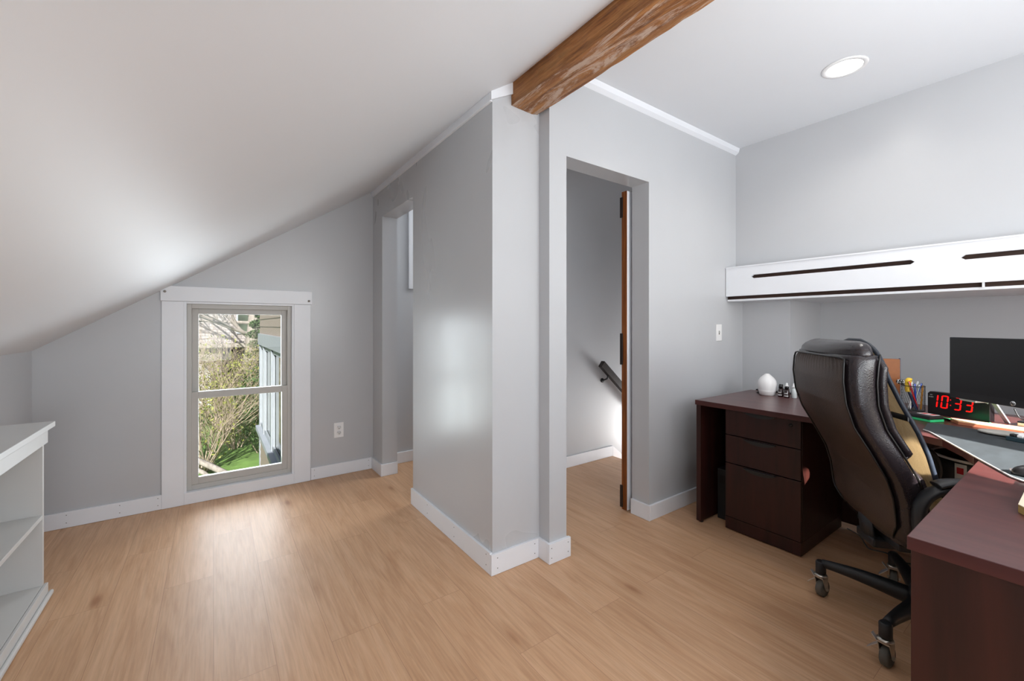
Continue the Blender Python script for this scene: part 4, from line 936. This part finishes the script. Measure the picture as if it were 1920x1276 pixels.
def leaves(mbx, c, rad, n_, size, squash=1.0, shell=0.3):
    for _ in range(n_):
        while True:
            p = Vector((random.uniform(-1, 1), random.uniform(-1, 1), random.uniform(-1, 1)))
            if shell < p.length < 1: break
        q = Vector((c[0] + p.x * rad[0], c[1] + p.y * rad[1], c[2] + p.z * rad[2]))
        a = Vector((random.uniform(-1, 1), random.uniform(-1, 1), random.uniform(-1, 1))).normalized(); b3 = a.cross(Vector((random.uniform(-1, 1), random.uniform(-1, 1), 1))).normalized()
        s2 = size * random.uniform(0.6, 1.4)
        f = mbx.bm.faces.new([mbx.bm.verts.new(q - a * s2), mbx.bm.verts.new(q + b3 * s2 * 0.45), mbx.bm.verts.new(q + a * s2), mbx.bm.verts.new(q - b3 * s2 * 0.45)]); mbx._new([f])
def branch(mbx, p, d, L, r_, depth, spread=0.6, tips=None):
    n_ = 4; pts = [p]; q = p.copy(); dd = d.copy()
    for i in range(n_):
        dd = (dd + Vector((random.uniform(-1, 1), random.uniform(-1, 1), random.uniform(-0.5, 0.7))) * 0.18).normalized(); q = q + dd * L / n_; pts.append(q.copy())
    mbx.tube(pts, [r_ * (1 - 0.6 * i / n_) for i in range(n_ + 1)], 4, cap=False)
    if depth == 0: return
    for k_ in range(3 if depth > 1 else 4):
        t_ = random.randint(1, n_); nd = (dd + Vector((random.uniform(-1, 1), random.uniform(-1, 1), random.uniform(-0.6, 0.9))) * spread).normalized()
        branch(mbx, pts[t_], nd, L * random.uniform(0.5, 0.8), r_ * 0.5, depth - 1, spread)
def shrub(name, label, x, y, hgt, wid, leafm, nl, nb_, twr=0.018, lsize=0.05):
    t_ = thing(name, label, 'shrub', (x, y, GZ), 0, 'garden shrubs outside the window')
    m_ = MB()
    for k_ in range(nb_):
        a = random.uniform(0, 2 * PI); branch(m_, Vector((0.15 * math.cos(a), 0.15 * math.sin(a), 0)), Vector((math.cos(a) * 0.45, math.sin(a) * 0.45, 1)).normalized(), hgt * 0.6, twr, 3)
    m_.build('branches', M['twig'], t_, recalc=False)
    if nl:
        m_ = MB(); leaves(m_, (0, 0, hgt * 0.52), (wid, wid, hgt * 0.5), nl, lsize); m_.build('foliage', leafm, t_, recalc=False)
random.seed(21)
shrub('bare_shrub', 'bare pale branched shrub nearest the window at its left', -0.25, 13.6, 2.5, 0.9, M['leaf'], 400, 22, 0.024)
shrub('leafy_shrub', 'yellow green leafy shrub in the middle behind the bare branches', 0.55, 15.6, 2.7, 1.15, M['leaf'], 2600, 14, 0.018, 0.04)
shrub('leafy_shrub', 'darker green rounded shrub next to the porch wing', 1.2, 14.6, 2.6, 0.8, M['leafdark'], 2600, 4)
shrub('twiggy_shrub', 'tall twiggy shrub with sparse yellow buds behind the others', 0.25, 18.5, 3.4, 1.5, M['leaf'], 1500, 22, 0.026, 0.045)
shrub('leafy_shrub', 'yellow green shrub far left behind the bare shrub', -0.9, 19.0, 3.1, 1.2, M['leaf'], 2200, 6)
shrub('twiggy_shrub', 'sparse shrub at the far right by the evergreen', 1.5, 19.5, 3.0, 1.0, M['leaf'], 1100, 9)
ev = thing('evergreen_tree', 'small dense green evergreen beside the porch corner', 'tree', (1.55, 20.5, GZ))
mb = MB(); mb.tube([(0, 0, 0), (0.02, 0, 4.6)], [0.09, 0.02], 6); mb.build('trunk', M['bark'], ev)
mb = MB()
for k in range(9): leaves(mb, (random.uniform(-0.1, 0.1), 0, 0.9 + k * 0.42), (0.75 - k * 0.06, 0.75 - k * 0.06, 0.2), 420, 0.055, 1, 0.2)
mb.build('foliage', M['leafdark'], ev, recalc=False)
tt = thing('large_tree', 'thick grey trunk of a bare old tree in front of the neighbouring house', 'tree', (1.55, 23.5, GZ))
mb = MB(); mb.tube([(0, 0, 0), (-0.05, 0, 2.2), (0.05, 0, 4.0), (0.3, 0, 7)], [0.45, 0.33, 0.28, 0.2], 12); 
for (z_, dx, dz_) in ((3.3, -1, 0.35), (3.9, -1, 0.1), (4.2, -0.9, 0.5), (4.4, 0.8, 0.6), (3.0, -0.7, 0.9)): branch(mb, Vector((0, 0, z_)), Vector((dx, -0.25, dz_)).normalized(), 3.2, 0.11, 4, 0.7)
mb.build('trunk_and_branches', M['bark'], tt, recalc=False)
mb = MB()
random.seed(5)
for i in range(2):
    pass
lgd = thing('fallen_log', 'old brown fallen trunk lying on the lawn below the window', 'log', (-0.5, 12.2, GZ))
mb = MB(); mb.tube(smooth_curve([(-0.6, 0.4, 0.9), (0.1, 0.2, 0.65), (0.7, -0.1, 0.3), (1.1, -0.4, 0.06)], 4), 0.07, 8); mb.tube(smooth_curve([(-0.4, 0.2, 0.5), (0.2, 0.1, 0.4), (0.6, -0.3, 0.06)], 4), 0.05, 8); mb.build('log_body', M['bark'], lgd)
tp = thing('garden_tent', 'small white canopy standing by the neighbouring house', 'tent', (-0.62, 24.5, GZ))
mb = MB(); mb.prism([(-0.55, 0, 0), (0.55, 0, 0), (0.55, 0, 1.5), (0.15, 0, 2.0), (-0.55, 0, 1.7)], (0, 0.8, 0), 0.03); mb.build('canopy', M['tarp'], tp)
